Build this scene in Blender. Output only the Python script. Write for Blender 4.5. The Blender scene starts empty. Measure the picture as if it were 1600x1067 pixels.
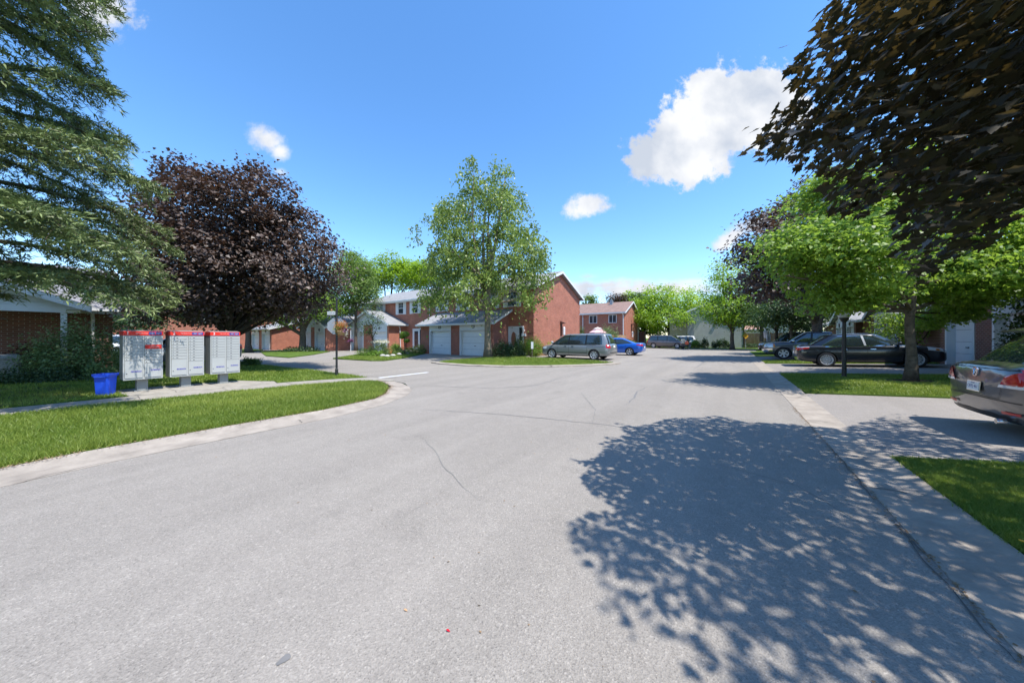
import bpy, bmesh, math, random
import numpy as np
from mathutils import Vector, Matrix, Euler
from mathutils.bvhtree import BVHTree
C = bpy.context.scene.collection
R = math.radians
random.seed(7)
rng = np.random.default_rng(11)
# world axes: x = across the main road (towards the right-hand garages), y = along the main road
FPX, HOR, CAMH = 490.0, 527.0, 1.5
ANG = math.atan2(341, 490)
CA, SA = math.cos(ANG), math.sin(ANG)
def at(px, py, Y):
    X = (px-800)/FPX*Y
    return Vector((CA*X-SA*Y, SA*X+CA*Y, CAMH-(py-HOR)*Y/FPX))
def gnd(px, py, z=0.0):
    Y = FPX*(CAMH-z)/(py-HOR)
    p = at(px, py, Y); p.z = z
    return p
def xat(px, u):                                  # x of picture column px on the plane y=u
    r = (px-800)/FPX
    return u*(r*CA-SA)/(CA+r*SA)
def yat(px, v):                                  # y of picture column px on the plane x=v
    r = (px-800)/FPX
    return v*(CA+r*SA)/(r*CA-SA)
# ---------------------------------------------------------------- camera, sky, sun
cam = bpy.data.objects.new('camera', bpy.data.cameras.new('camera')); C.objects.link(cam)
cam.location = (0, 0, CAMH); cam.rotation_euler = (R(90), 0, ANG)
cam.data.sensor_width = 36; cam.data.lens = FPX/1600*36; cam.data.shift_y = -6.5/1600
cam.data.clip_end = 2000; cam.data.clip_start = 0.05
scn = bpy.context.scene; scn.camera = cam
SUN_D, SUN_E = R(7), R(64)
sdir = Vector((math.cos(SUN_D)*math.cos(SUN_E), -math.sin(SUN_D)*math.cos(SUN_E), math.sin(SUN_E)))
sl = bpy.data.lights.new('sun', 'SUN'); sl.energy = 3.3; sl.angle = R(0.53); sl.color = (1, .955, .885)
so = bpy.data.objects.new('sun', sl); C.objects.link(so)
so.rotation_euler = sdir.to_track_quat('Z', 'Y').to_euler(); so.location = (20, -10, 40)
scn.view_settings.view_transform = 'Standard'; scn.view_settings.look = 'None'
scn.view_settings.exposure = EXPO = 1.12
scn.view_settings.gamma = 1.0
SKY = 0.15
w = bpy.data.worlds.new('World'); scn.world = w; w.use_nodes = True
nt = w.node_tree; nt.nodes.clear()
def N(nt, t, **k):
    n = nt.nodes.new(t)
    for a, b in k.items():
        if a == 'i':
            for q, val in b.items():
                if isinstance(val, bpy.types.NodeSocket): nt.links.new(val, n.inputs[q])
                else: n.inputs[q].default_value = val
        else: setattr(n, a, b)
    return n
def M_(nt, op, a, b=None, c=None, clamp=False):
    n = nt.nodes.new('ShaderNodeMath'); n.operation = op; n.use_clamp = clamp
    for i, q in enumerate((a, b, c)):
        if q is None: continue
        if isinstance(q, (int, float)): n.inputs[i].default_value = q
        else: nt.links.new(q, n.inputs[i])
    return n.outputs[0]
def build_world():
    sky = N(nt, 'ShaderNodeTexSky', sky_type='NISHITA', sun_disc=False, sun_elevation=SUN_E,
            sun_rotation=math.atan2(sdir.x, sdir.y), altitude=200, air_density=1.0, dust_density=0.2, ozone_density=3.0)
    geo = N(nt, 'ShaderNodeTexCoord')
    sep = N(nt, 'ShaderNodeSeparateXYZ', i={0: geo.outputs['Generated']})
    x, y, z = sep.outputs
    fx = M_(nt, 'ADD', M_(nt, 'MULTIPLY', x, CA), M_(nt, 'MULTIPLY', y, SA))
    fy = M_(nt, 'ADD', M_(nt, 'MULTIPLY', x, -SA), M_(nt, 'MULTIPLY', y, CA))
    fyc = M_(nt, 'MAXIMUM', fy, 0.02)
    a = M_(nt, 'DIVIDE', fx, fyc); b = M_(nt, 'DIVIDE', z, fyc)
    comb = N(nt, 'ShaderNodeCombineXYZ', i={0: a, 1: b, 2: 0.0})
    n1 = N(nt, 'ShaderNodeTexNoise', i={'Vector': comb.outputs[0], 'Scale': 10.0, 'Detail': 12.0, 'Roughness': .66})
    n2 = N(nt, 'ShaderNodeTexNoise', i={'Vector': comb.outputs[0], 'Scale': 3.4, 'Detail': 4.0, 'Roughness': .5})
    nz = M_(nt, 'ADD', M_(nt, 'MULTIPLY', M_(nt, 'SUBTRACT', n1.outputs[0], .5), 3.3), M_(nt, 'MULTIPLY', M_(nt, 'SUBTRACT', n2.outputs[0], .5), 1.2))
    # cloud puffs: centre column,row in degrees-like plane units, half sizes, tilt, density
    blobs = [(1085, 205, 98, 64, .7, 1.6), (1150, 165, 92, 74, .45, 1.6), (1120, 145, 60, 44, 0, 1.5), (1035, 240, 64, 50, .5, 1.5), (1200, 170, 62, 78, .3, 1.5), (1090, 240, 70, 45, .3, 1.5),
             (918, 324, 38, 23, .1, 1.0), (1145, 368, 42, 17, .6, .8), (1180, 352, 34, 15, .5, .8),
             (418, 218, 34, 22, -.6, .62), (438, 236, 22, 16, -.6, .55), (436, 268, 16, 9, -.3, .35), (160, 12, 60, 36, -.3, .8), (150, 45, 60, 20, -.5, .5),
             (1010, 452, 230, 17, .02, .62), (940, 446, 130, 12, .05, .55), (920, 432, 26, 7, .0, .3), (1080, 440, 90, 8, .1, .4), (1120, 258, 50, 20, .5, .5)]
    tot = None
    for (px, py, rx, ry, tilt, den) in blobs:
        cx, cy = (px-800)/FPX, (HOR-py)/FPX
        dx = M_(nt, 'SUBTRACT', a, cx); dy = M_(nt, 'SUBTRACT', b, cy)
        ct, st = math.cos(tilt), math.sin(tilt)
        ux = M_(nt, 'DIVIDE', M_(nt, 'ADD', M_(nt, 'MULTIPLY', dx, ct), M_(nt, 'MULTIPLY', dy, st)), rx/FPX)
        uy = M_(nt, 'DIVIDE', M_(nt, 'SUBTRACT', M_(nt, 'MULTIPLY', dy, ct), M_(nt, 'MULTIPLY', dx, st)), ry/FPX)
        d = M_(nt, 'SQRT', M_(nt, 'ADD', M_(nt, 'MULTIPLY', ux, ux), M_(nt, 'MULTIPLY', uy, uy)))
        e = M_(nt, 'SUBTRACT', 1.12, d)
        e = M_(nt, 'MULTIPLY', M_(nt, 'ADD', M_(nt, 'MULTIPLY', e, 1.5), nz), den, clamp=True)
        tot = e if tot is None else M_(nt, 'MAXIMUM', tot, e)
    tot = M_(nt, 'MULTIPLY', tot, M_(nt, 'GREATER_THAN', fy, 0.03))
    soft = N(nt, 'ShaderNodeMapRange', interpolation_type='SMOOTHSTEP', i={0: tot, 1: .08, 2: .85, 3: 0.0, 4: 1.0})
    grey = N(nt, 'ShaderNodeTexNoise', i={'Vector': comb.outputs[0], 'Scale': 6.0, 'Detail': 6.0})
    cr = N(nt, 'ShaderNodeMix', data_type='RGBA', i={0: N(nt, 'ShaderNodeMapRange', i={0: grey.outputs[0], 1: .36, 2: .60}).outputs[0], 6: (1.95, 2.15, 2.5, 1), 7: (3.05, 3.1, 3.2, 1)})
    hz = N(nt, 'ShaderNodeHueSaturation', i={'Saturation': 1.2, 'Value': 1.0, 'Color': sky.outputs[0]})
    mx = N(nt, 'ShaderNodeMix', data_type='RGBA', i={0: soft.outputs[0], 6: hz.outputs[0], 7: cr.outputs[2]})
    bg = N(nt, 'ShaderNodeBackground', i={0: mx.outputs[2], 1: SKY})
    out = N(nt, 'ShaderNodeOutputWorld', i={0: bg.outputs[0]})
build_world()
# ---------------------------------------------------------------- materials
MAT = {}
def pm(name, col, rough=.6, metal=0, spec=.5, var=.0, scale=3, bump=0, bscale=40, coat=0, trans=0, emis=None):
    m = bpy.data.materials.new(name); m.use_nodes = True; t = m.node_tree; MAT[name] = m
    b = t.nodes['Principled BSDF']
    b.inputs['Roughness'].default_value = rough; b.inputs['Metallic'].default_value = metal
    b.inputs['Specular IOR Level'].default_value = spec
    if coat: b.inputs['Coat Weight'].default_value = coat; b.inputs['Coat Roughness'].default_value = .04
    g = N(t, 'ShaderNodeNewGeometry')
    if var:
        n = N(t, 'ShaderNodeTexNoise', i={'Vector': g.outputs['Position'], 'Scale': scale, 'Detail': 6.0, 'Roughness': .65})
        hsv = N(t, 'ShaderNodeHueSaturation', i={'Color': (*col, 1), 'Value': N(t, 'ShaderNodeMapRange', i={0: n.outputs[0], 1: .3, 2: .7, 3: 1-var, 4: 1+var}).outputs[0]})
        t.links.new(hsv.outputs[0], b.inputs['Base Color'])
    else: b.inputs['Base Color'].default_value = (*col, 1)
    if bump:
        n = N(t, 'ShaderNodeTexNoise', i={'Vector': g.outputs['Position'], 'Scale': bscale, 'Detail': 5.0})
        bp = N(t, 'ShaderNodeBump', i={'Strength': bump, 'Distance': .02, 'Height': n.outputs[0]})
        t.links.new(bp.outputs[0], b.inputs['Normal'])
    return m
def leafmat(name, dark, light, trans=.35, tcol=None, rough=.45, spec=.4):
    m = bpy.data.materials.new(name); m.use_nodes = True; t = m.node_tree; MAT[name] = m
    b = t.nodes['Principled BSDF']; out = t.nodes['Material Output']
    a = N(t, 'ShaderNodeAttribute', attribute_name='rnd')
    mix = N(t, 'ShaderNodeMix', data_type='RGBA', i={0: a.outputs['Fac'], 6: (*dark, 1), 7: (*light, 1)})
    t.links.new(mix.outputs[2], b.inputs['Base Color'])
    b.inputs['Roughness'].default_value = rough; b.inputs['Specular IOR Level'].default_value = spec
    tr = N(t, 'ShaderNodeBsdfTranslucent')
    if tcol: tr.inputs[0].default_value = (*tcol, 1)
    else: t.links.new(mix.outputs[2], tr.inputs[0])
    ms = N(t, 'ShaderNodeMixShader', i={0: trans, 1: b.outputs[0], 2: tr.outputs[0]})
    t.links.new(ms.outputs[0], out.inputs[0])
    return m
def brickmat(name, c1, c2, mortar, scale=1.0):
    m = bpy.data.materials.new(name); m.use_nodes = True; t = m.node_tree; MAT[name] = m
    b = t.nodes['Principled BSDF']; b.inputs['Roughness'].default_value = .85; b.inputs['Specular IOR Level'].default_value = .25
    g = N(t, 'ShaderNodeNewGeometry'); s = N(t, 'ShaderNodeSeparateXYZ', i={0: g.outputs['Position']})
    h = M_(t, 'ADD', s.outputs[0], s.outputs[1])
    cv = N(t, 'ShaderNodeCombineXYZ', i={0: h, 1: s.outputs[2], 2: 0.0})
    br = N(t, 'ShaderNodeTexBrick', i={'Vector': cv.outputs[0], 'Color1': (*c1, 1), 'Color2': (*c2, 1), 'Mortar': (*mortar, 1), 'Scale': scale,
            'Mortar Size': .009, 'Mortar Smooth': .1, 'Bias': -.1, 'Brick Width': .225, 'Row Height': .076})
    n = N(t, 'ShaderNodeTexNoise', i={'Vector': cv.outputs[0], 'Scale': 1.3, 'Detail': 6.0, 'Roughness': .7})
    hsv = N(t, 'ShaderNodeHueSaturation', i={'Color': br.outputs[0], 'Value': N(t, 'ShaderNodeMapRange', i={0: n.outputs[0], 1: .3, 2: .7, 3: .82, 4: 1.18}).outputs[0]})
    t.links.new(hsv.outputs[0], b.inputs['Base Color'])
    bp = N(t, 'ShaderNodeBump', i={'Strength': .5, 'Distance': .01, 'Height': M_(t, 'SUBTRACT', 1.0, br.outputs[1])})
    t.links.new(bp.outputs[0], b.inputs['Normal'])
    return m
def linesmat(name, col, period, depth=.5, axis=2, var=.1, rough=.6, dark=.55, wid=.12):
    m = pm(name, col, rough, var=var, scale=2.5); t = m.node_tree; b = t.nodes['Principled BSDF']
    g = N(t, 'ShaderNodeNewGeometry'); s = N(t, 'ShaderNodeSeparateXYZ', i={0: g.outputs['Position']})
    fr = M_(t, 'FRACT', M_(t, 'DIVIDE', s.outputs[axis], period))
    ln = M_(t, 'LESS_THAN', fr, wid)
    src = b.inputs['Base Color'].links[0].from_socket
    mul = N(t, 'ShaderNodeMix', data_type='RGBA', i={0: ln, 6: src, 7: (col[0]*dark, col[1]*dark, col[2]*dark, 1)})
    t.links.new(mul.outputs[2], b.inputs['Base Color'])
    bp = N(t, 'ShaderNodeBump', i={'Strength': depth, 'Distance': .02, 'Height': fr})
    t.links.new(bp.outputs[0], b.inputs['Normal'])
    return m
def shinglemat(name, col, var=.14):
    m = pm(name, col, .9, spec=.2, var=var, scale=1.6); t = m.node_tree; b = t.nodes['Principled BSDF']
    g = N(t, 'ShaderNodeNewGeometry'); s = N(t, 'ShaderNodeSeparateXYZ', i={0: g.outputs['Position']})
    cv = N(t, 'ShaderNodeCombineXYZ', i={0: M_(t, 'ADD', s.outputs[0], s.outputs[1]), 1: M_(t, 'MULTIPLY', s.outputs[2], 2.6), 2: 0.0})
    br = N(t, 'ShaderNodeTexBrick', i={'Vector': cv.outputs[0], 'Color1': (1.05, 1.05, 1.05, 1), 'Color2': (.84, .84, .84, 1), 'Mortar': (.62, .62, .62, 1),
           'Mortar Size': .008, 'Brick Width': .33, 'Row Height': .14, 'Scale': 1.0})
    src = b.inputs['Base Color'].links[0].from_socket
    mul = N(t, 'ShaderNodeMix', data_type='RGBA', blend_type='MULTIPLY', i={0: 1.0, 6: src, 7: br.outputs[0]})
    t.links.new(mul.outputs[2], b.inputs['Base Color'])
    return m
def asphaltmat(name, base, spk=1.0, tint=(1, 1, 1)):
    m = bpy.data.materials.new(name); m.use_nodes = True; t = m.node_tree; MAT[name] = m
    b = t.nodes['Principled BSDF']; b.inputs['Roughness'].default_value = .88; b.inputs['Specular IOR Level'].default_value = .3
    g = N(t, 'ShaderNodeNewGeometry'); P = g.outputs['Position']
    big = N(t, 'ShaderNodeTexNoise', i={'Vector': P, 'Scale': .35, 'Detail': 5.0, 'Roughness': .6})
    mid = N(t, 'ShaderNodeTexNoise', i={'Vector': P, 'Scale': 6.0, 'Detail': 8.0, 'Roughness': .7})
    vo = N(t, 'ShaderNodeTexVoronoi', i={'Vector': P, 'Scale': 105.0})
    vs = N(t, 'ShaderNodeSeparateColor', i={0: vo.outputs['Color']})
    vo2 = N(t, 'ShaderNodeTexVoronoi', i={'Vector': P, 'Scale': 190.0})
    vs2 = N(t, 'ShaderNodeSeparateColor', i={0: vo2.outputs['Color']})
    v = M_(t, 'ADD', M_(t, 'MULTIPLY', M_(t, 'SUBTRACT', vs.outputs[0], .5), .36*spk), M_(t, 'MULTIPLY', M_(t, 'SUBTRACT', vs2.outputs[0], .5), .36*spk))
    v = M_(t, 'ADD', v, M_(t, 'MULTIPLY', M_(t, 'GREATER_THAN', vs.outputs[1], .93), .45*spk))
    v = M_(t, 'SUBTRACT', v, M_(t, 'MULTIPLY', M_(t, 'GREATER_THAN', vs2.outputs[1], .94), .5*spk))
    v = M_(t, 'ADD', v, M_(t, 'MULTIPLY', M_(t, 'SUBTRACT', big.outputs[0], .5), .28))
    v = M_(t, 'ADD', v, M_(t, 'MULTIPLY', M_(t, 'SUBTRACT', mid.outputs[0], .5), .3))
    mp = N(t, 'ShaderNodeMapping', i={'Vector': P, 'Scale': (1.5, .10, 1.0)})
    lane = N(t, 'ShaderNodeTexNoise', i={'Vector': mp.outputs[0], 'Scale': 1.0, 'Detail': 4.0, 'Roughness': .55})
    v = M_(t, 'ADD', v, M_(t, 'MULTIPLY', M_(t, 'SUBTRACT', lane.outputs[0], .5), .42))
    stn = N(t, 'ShaderNodeTexNoise', i={'Vector': P, 'Scale': 1.1, 'Detail': 3.0})
    v = M_(t, 'SUBTRACT', v, M_(t, 'MULTIPLY', M_(t, 'MAXIMUM', M_(t, 'SUBTRACT', stn.outputs[0], .62), 0.0), 1.1))
    v = M_(t, 'ADD', v, 1.0)
    hsv = N(t, 'ShaderNodeHueSaturation', i={'Color': (base*tint[0], base*tint[1], base*tint[2], 1), 'Value': v})
    t.links.new(hsv.outputs[0], b.inputs['Base Color'])
    bp = N(t, 'ShaderNodeBump', i={'Strength': .55, 'Distance': .006, 'Height': M_(t, 'ADD', vo.outputs[0], vs2.outputs[0])})
    t.links.new(bp.outputs[0], b.inputs['Normal'])
    return m
def build_mats():
    asphaltmat('asphalt', .25, .55, (1.07, .97, .85)); asphaltmat('driveway', .26, .5, (1.06, .96, .87))
    pm('concrete', (.315, .275, .232), .9, var=.26, scale=2.6, bump=.35, bscale=60, spec=.25)
    pm('walk', (.30, .275, .235), .9, var=.22, scale=4, bump=.3, bscale=60, spec=.25)
    pm('joint', (.10, .09, .08), .95); pm('crack', (.17, .165, .16), .95, var=.2, scale=8)
    pm('lawn', (.085, .135, .024), .95, var=.35, scale=2.2, bump=.8, bscale=50, spec=.1)
    pm('soil', (.085, .060, .042), 1, var=.35, scale=7, bump=.9, bscale=40, spec=.1)
    leafmat('grass', (.10, .185, .016), (.35, .41, .075), .38)
    pm('litter', (.23, .15, .08), .9, var=.5, scale=30)
    brickmat('brick_red', (.38, .115, .07), (.28, .082, .052), (.36, .24, .19))
    brickmat('brick_orange', (.43, .14, .08), (.33, .10, .062), (.36, .24, .19))
    brickmat('brick_brown', (.20, .075, .048), (.145, .055, .038), (.30, .25, .22))
    brickmat('brick_dark', (.17, .065, .045), (.12, .048, .035), (.20, .15, .13))
    pm('white_trim', (.68, .69, .70), .5, var=.05, scale=2); pm('white_panel', (.64, .66, .67), .55, var=.05, scale=2)
    linesmat('white_siding', (.62, .64, .655), .16, .3, dark=.82, wid=.08)
    linesmat('grey_siding', (.47, .48, .465), .2, .4, dark=.75, wid=.1); linesmat('cream_siding', (.52, .50, .43), .18, .4, dark=.8)
    pm('garage_white', (.70, .72, .74), .45, var=.04, scale=3)
    shinglemat('shingle_grey', (.30, .30, .305)); shinglemat('shingle_brown', (.27, .18, .15)); shinglemat('shingle_dark', (.25, .25, .27)); shinglemat('shingle_red', (.5, .3, .24))
    pm('glass_house', (.035, .045, .055), .06, spec=.8); pm('curtain', (.5, .5, .48), .8)
    pm('dark_metal', (.022, .022, .024), .45, spec=.5); pm('dark_brown', (.10, .045, .035), .6)
    pm('wood_oval', (.30, .14, .09), .35)
    linesmat('fence_wood', (.40, .25, .14), .14, .6, axis=0, var=.3, rough=.85, dark=.4); linesmat('fence_woodu', (.42, .26, .15), .14, .6, axis=1, var=.3, rough=.85, dark=.4)
    linesmat('fence_dark', (.20, .125, .075), .14, .6, axis=0, var=.3, rough=.85, dark=.4)
    pm('bark', (.115, .092, .072), .95, var=.45, scale=9, bump=1.0, bscale=22, spec=.15); pm('bark_light', (.20, .165, .12), .95, var=.35, scale=7, bump=1.0, bscale=18, spec=.15)
    pm('bark_dark', (.055, .045, .04), .95, var=.4, scale=9, bump=1.0, bscale=22, spec=.15)
    leafmat('leaf_purple', (.050, .038, .034), (.155, .108, .088), .15, (.14, .06, .03), .5, .45)
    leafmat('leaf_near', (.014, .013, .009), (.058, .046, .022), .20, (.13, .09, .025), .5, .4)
    leafmat('leaf_centre', (.11, .175, .030), (.32, .42, .09), .42, None, .45, .5)
    leafmat('leaf_maple', (.070, .145, .020), (.23, .36, .045), .45, (.34, .50, .06))
    leafmat('leaf_lime', (.10, .19, .012), (.28, .43, .03), .48, (.38, .56, .04))
    leafmat('leaf_soft', (.09, .16, .03), (.24, .34, .08), .42)
    leafmat('leaf_mid', (.05, .10, .02), (.14, .22, .05), .35)
    leafmat('leaf_deep', (.024, .055, .018), (.07, .12, .035), .25); leafmat('leaf_shrub', (.08, .15, .04), (.26, .35, .13), .4)
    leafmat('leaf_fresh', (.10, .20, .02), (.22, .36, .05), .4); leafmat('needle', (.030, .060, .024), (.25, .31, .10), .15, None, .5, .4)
    leafmat('needle_dry', (.10, .07, .05), (.20, .15, .11), .1); leafmat('leaf_redshrub', (.03, .010, .012), (.07, .02, .02), .2)
    leafmat('petal_orange', (.50, .13, .04), (.62, .36, .10), .3); leafmat('petal_white', (.55, .55, .42), (.75, .73, .6), .3); leafmat('petal_purple', (.15, .03, .12), (.3, .08, .2), .3)
    pm('pot', (.45, .27, .14), .8, var=.2, scale=20)
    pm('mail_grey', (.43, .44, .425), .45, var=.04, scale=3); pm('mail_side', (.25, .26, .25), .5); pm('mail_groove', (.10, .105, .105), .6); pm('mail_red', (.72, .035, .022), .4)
    pm('mail_blue', (.06, .06, .30), .5); pm('ink_white', (.8, .8, .8), .5); pm('ink_dark', (.05, .05, .06), .6); pm('ink_blue', (.05, .07, .25), .5)
    pm('bin_blue', (.012, .075, .62), .38, var=.08, scale=6)
    pm('sign_alu', (.27, .29, .32), .45, .3, var=.08, scale=3); pm('sign_yellow', (.85, .42, .02), .5); pm('red_reflect', (.55, .02, .02), .3)
    pm('umbrella', (.66, .42, .42), .8); pm('umbrella_trim', (.78, .72, .66), .8)
    pm('utility', (.30, .31, .30), .8, var=.5, scale=22)
    # cars
    pm('rubber', (.018, .018, .02), .8); pm('rim', (.60, .61, .63), .35, .35); pm('well', (.008, .008, .009), .9); pm('car_glass', (.02, .03, .032), .03, spec=1.0, coat=.6)
    pm('car_trim', (.012, .012, .014), .45); pm('chrome', (.75, .76, .78), .12, 1.0); pm('lamp_red', (.50, .012, .012), .12, coat=.8); pm('lamp_clear', (.62, .64, .66), .12, .2, coat=.8); pm('lamp_amber', (.6, .2, .03), .15, coat=.6)
    for n_, c_ in dict(silver=(.225, .24, .245), blue=(.008, .12, .56), taupe=(.17, .155, .155), white=(.75, .76, .78), black=(.012, .014, .020), slate=(.085, .095, .12), graphite=(.10, .092, .088), navy=(.02, .04, .09), grey=(.25, .26, .28)).items():
        pm('paint_'+n_, c_, .28, .35 if n_ not in ('white',) else 0, .6, coat=.9)
    pm('plate', (.75, .75, .70), .5); pm('skin', (.45, .27, .19), .6); pm('hair', (.03, .02, .018), .6); pm('cloth_cream', (.62, .58, .45), .9); pm('cloth_black', (.02, .022, .025), .9)
    pm('cloth_orange', (.60, .12, .06), .9); pm('cloth_green', (.02, .045, .035), .9); pm('globe', (.5, .52, .55), .25); pm('stone', (.42, .41, .38), .9, var=.2, scale=10)
build_mats()
# ---------------------------------------------------------------- mesh helpers
class MB:
    def __init__(s): s.v = []; s.f = []
    def add(s, vs, fs):
        o = len(s.v); s.v += [tuple(p) for p in vs]; s.f += [tuple(i+o for i in f) for f in fs]; return s
    def box(s, x0, x1, y0, y1, z0, z1, taper=0):
        t = taper
        s.add([(x0, y0, z0), (x1, y0, z0), (x1, y1, z0), (x0, y1, z0), (x0+t, y0+t, z1), (x1-t, y0+t, z1), (x1-t, y1-t, z1), (x0+t, y1-t, z1)],
              [(0, 3, 2, 1), (4, 5, 6, 7), (0, 1, 5, 4), (1, 2, 6, 5), (2, 3, 7, 6), (3, 0, 4, 7)]); return s
    def prism(s, poly, axis, a0, a1):                    # poly of 2D points extruded along an axis
        n = len(poly)
        def P(p, a):
            return {'x': (a, p[0], p[1]), 'y': (p[0], a, p[1]), 'z': (p[0], p[1], a)}[axis]
        s.add([P(p, a0) for p in poly]+[P(p, a1) for p in poly],
              [tuple(range(n-1, -1, -1)), tuple(range(n, 2*n))]+[(i, (i+1) % n, (i+1) % n+n, i+n) for i in range(n)]); return s
    def tube(s, pts, rads, n=8, cap=True):
        pts = [Vector(p) for p in pts]; rings = []; ref = Vector((.31, .17, .93)).normalized(); prev = None
        for i, p in enumerate(pts):
            t = (pts[min(i+1, len(pts)-1)]-pts[max(i-1, 0)])
            t = t.normalized() if t.length > 1e-6 else Vector((0, 0, 1))
            if prev is None: prev = ref-t*ref.dot(t) if abs(ref.dot(t)) < .95 else Vector((1, 0, 0))-t*t.x
            a = (prev-t*prev.dot(t)).normalized(); b = t.cross(a); prev = a
            rings.append([p+(a*math.cos(2*math.pi*k/n)+b*math.sin(2*math.pi*k/n))*rads[i] for k in range(n)])
        vs = [q for r in rings for q in r]; fs = []
        for i in range(len(pts)-1):
            for k in range(n): fs.append((i*n+k, i*n+(k+1) % n, (i+1)*n+(k+1) % n, (i+1)*n+k))
        if cap: fs.append(tuple(range(n-1, -1, -1))); fs.append(tuple((len(pts)-1)*n+k for k in range(n)))
        s.add(vs, fs); return s
    def lathe(s, prof, c=(0, 0, 0), axis='z', n=24):      # prof: (radius, height)
        vs = []
        for r, h in prof:
            for k in range(n):
                a = 2*math.pi*k/n; p = (r*math.cos(a), r*math.sin(a), h)
                if axis == 'y': p = (p[0], p[2], p[1])
                if axis == 'x': p = (p[2], p[0], p[1])
                vs.append((p[0]+c[0], p[1]+c[1], p[2]+c[2]))
        m = len(prof)
        fs = [(i*n+k, i*n+(k+1) % n, (i+1)*n+(k+1) % n, (i+1)*n+k) for i in range(m-1) for k in range(n)]
        if prof[0][0] > 1e-4 and tuple(prof[0]) != tuple(prof[-1]): fs.append(tuple(range(n-1, -1, -1)))
        if prof[-1][0] > 1e-4 and tuple(prof[0]) != tuple(prof[-1]): fs.append(tuple((m-1)*n+k for k in range(n)))
        s.add(vs, fs); return s
    def xform(s, M):
        s.v = [tuple(M @ Vector(p)) for p in s.v]; return s
    def build(s, name, mat, parent=None, smooth=False, loc=None, bevel=0, auto=None):
        me = bpy.data.meshes.new(name); me.from_pydata(s.v, [], s.f); me.validate(); me.update()
        bm = bmesh.new(); bm.from_mesh(me); bmesh.ops.recalc_face_normals(bm, faces=bm.faces)
        if bevel: bmesh.ops.bevel(bm, geom=list(bm.edges), offset=bevel, segments=2, affect='EDGES', clamp_overlap=True)
        bm.to_mesh(me); bm.free()
        return link(name, me, mat, parent, smooth, loc)
def link(name, me, mat, parent=None, smooth=False, loc=None):
    for m in (mat if isinstance(mat, (list, tuple)) else [mat]): me.materials.append(MAT[m])
    if smooth: me.polygons.foreach_set('use_smooth', [True]*len(me.polygons))
    o = bpy.data.objects.new(name, me); C.objects.link(o)
    if parent: o.parent = parent
    if loc is not None: o.location = loc
    return o
def tag(o, label, cat, group=None, kind=None):
    if kind: o['kind'] = kind
    if label: o['label'] = label
    if cat: o['category'] = cat
    if group: o['group'] = group
    return o
def empty(name, loc, rz=0, label=None, cat=None, group=None):
    o = bpy.data.objects.new(name, None); C.objects.link(o); o.location = loc; o.rotation_euler = (0, 0, rz); o.empty_display_size = .2
    return tag(o, label, cat, group)
def copy_thing(o, parent=None):
    c = o.copy(); C.objects.link(c)
    if parent: c.parent = parent
    for ch in o.children: copy_thing(ch, c)
    return c
def struct(o): o['kind'] = 'structure'; return o
_tc = {}
def text_obj(name, s, size, mat, parent, M, ext=.002):
    cu = bpy.data.curves.new('t', 'FONT'); cu.body = s; cu.size = size; cu.extrude = ext; cu.align_x = 'CENTER'; cu.align_y = 'CENTER'
    ob = bpy.data.objects.new('t', cu); me = bpy.data.meshes.new_from_object(ob); bpy.data.objects.remove(ob)
    me.transform(M); return link(name, me, mat, parent)
def flat(vs, fs, name, mat, parent=None):
    return MB().add(vs, fs).build(name, mat, parent)
def inpoly(x, y, poly):
    x = np.asarray(x); y = np.asarray(y); r = np.zeros(x.shape, bool); n = len(poly); j = n-1
    for i in range(n):
        xi, yi = poly[i]; xj, yj = poly[j]
        with np.errstate(divide='ignore', invalid='ignore'):
            r ^= ((yi > y) != (yj > y)) & (x < (xj-xi)*(y-yi)/((yj-yi) if yj != yi else 1e-9)+xi)
        j = i
    return r
def raw_mesh(name, V, F, rnd=None):                      # V (n,3), F (m,k)
    me = bpy.data.meshes.new(name); k = F.shape[1]
    me.vertices.add(len(V)); me.vertices.foreach_set('co', np.ascontiguousarray(V, np.float32).ravel())
    me.loops.add(F.size); me.loops.foreach_set('vertex_index', np.ascontiguousarray(F, np.int32).ravel())
    me.polygons.add(len(F)); me.polygons.foreach_set('loop_start', np.arange(0, F.size, k, dtype=np.int32))
    if rnd is not None:
        a = me.attributes.new('rnd', 'FLOAT', 'FACE'); a.data.foreach_set('value', np.ascontiguousarray(rnd, np.float32))
    me.update(calc_edges=True); return me
RH = np.array([(0, 0, 0), (.32, .5, .05), (0, 1.05, -.08), (-.32, .5, .05)])
OVAL = np.array([(0, 0, 0), (.3, .35, .05), (.22, .8, -.02), (0, 1.1, -.14), (-.22, .8, -.02), (-.3, .35, .05)])
_mp = [(0, 0), (.12, .12), (.42, .02), (.36, .2), (.62, .38), (.44, .46), (.40, .62), (.22, .58), (.14, .80), (0, 1.08)]
MAPLE = np.array([(x, y, .10*abs(x)-.12*y*y) for x, y in _mp]+[(-x, y, .10*abs(x)-.12*y*y) for x, y in _mp[-2:0:-1]])
_ms = [(0, 0), (.5, .15), (.34, .42), (.22, .7), (0, 1.05)]
MAPLES = np.array([(x, y, .1*abs(x)-.1*y*y) for x, y in _ms]+[(-x, y, .1*abs(x)-.1*y*y) for x, y in _ms[-2:0:-1]])
NEED = np.array([(0, 0, 0), (.11, .3, 0), (.0, 1.0, 0), (-.11, .3, 0)])
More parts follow.
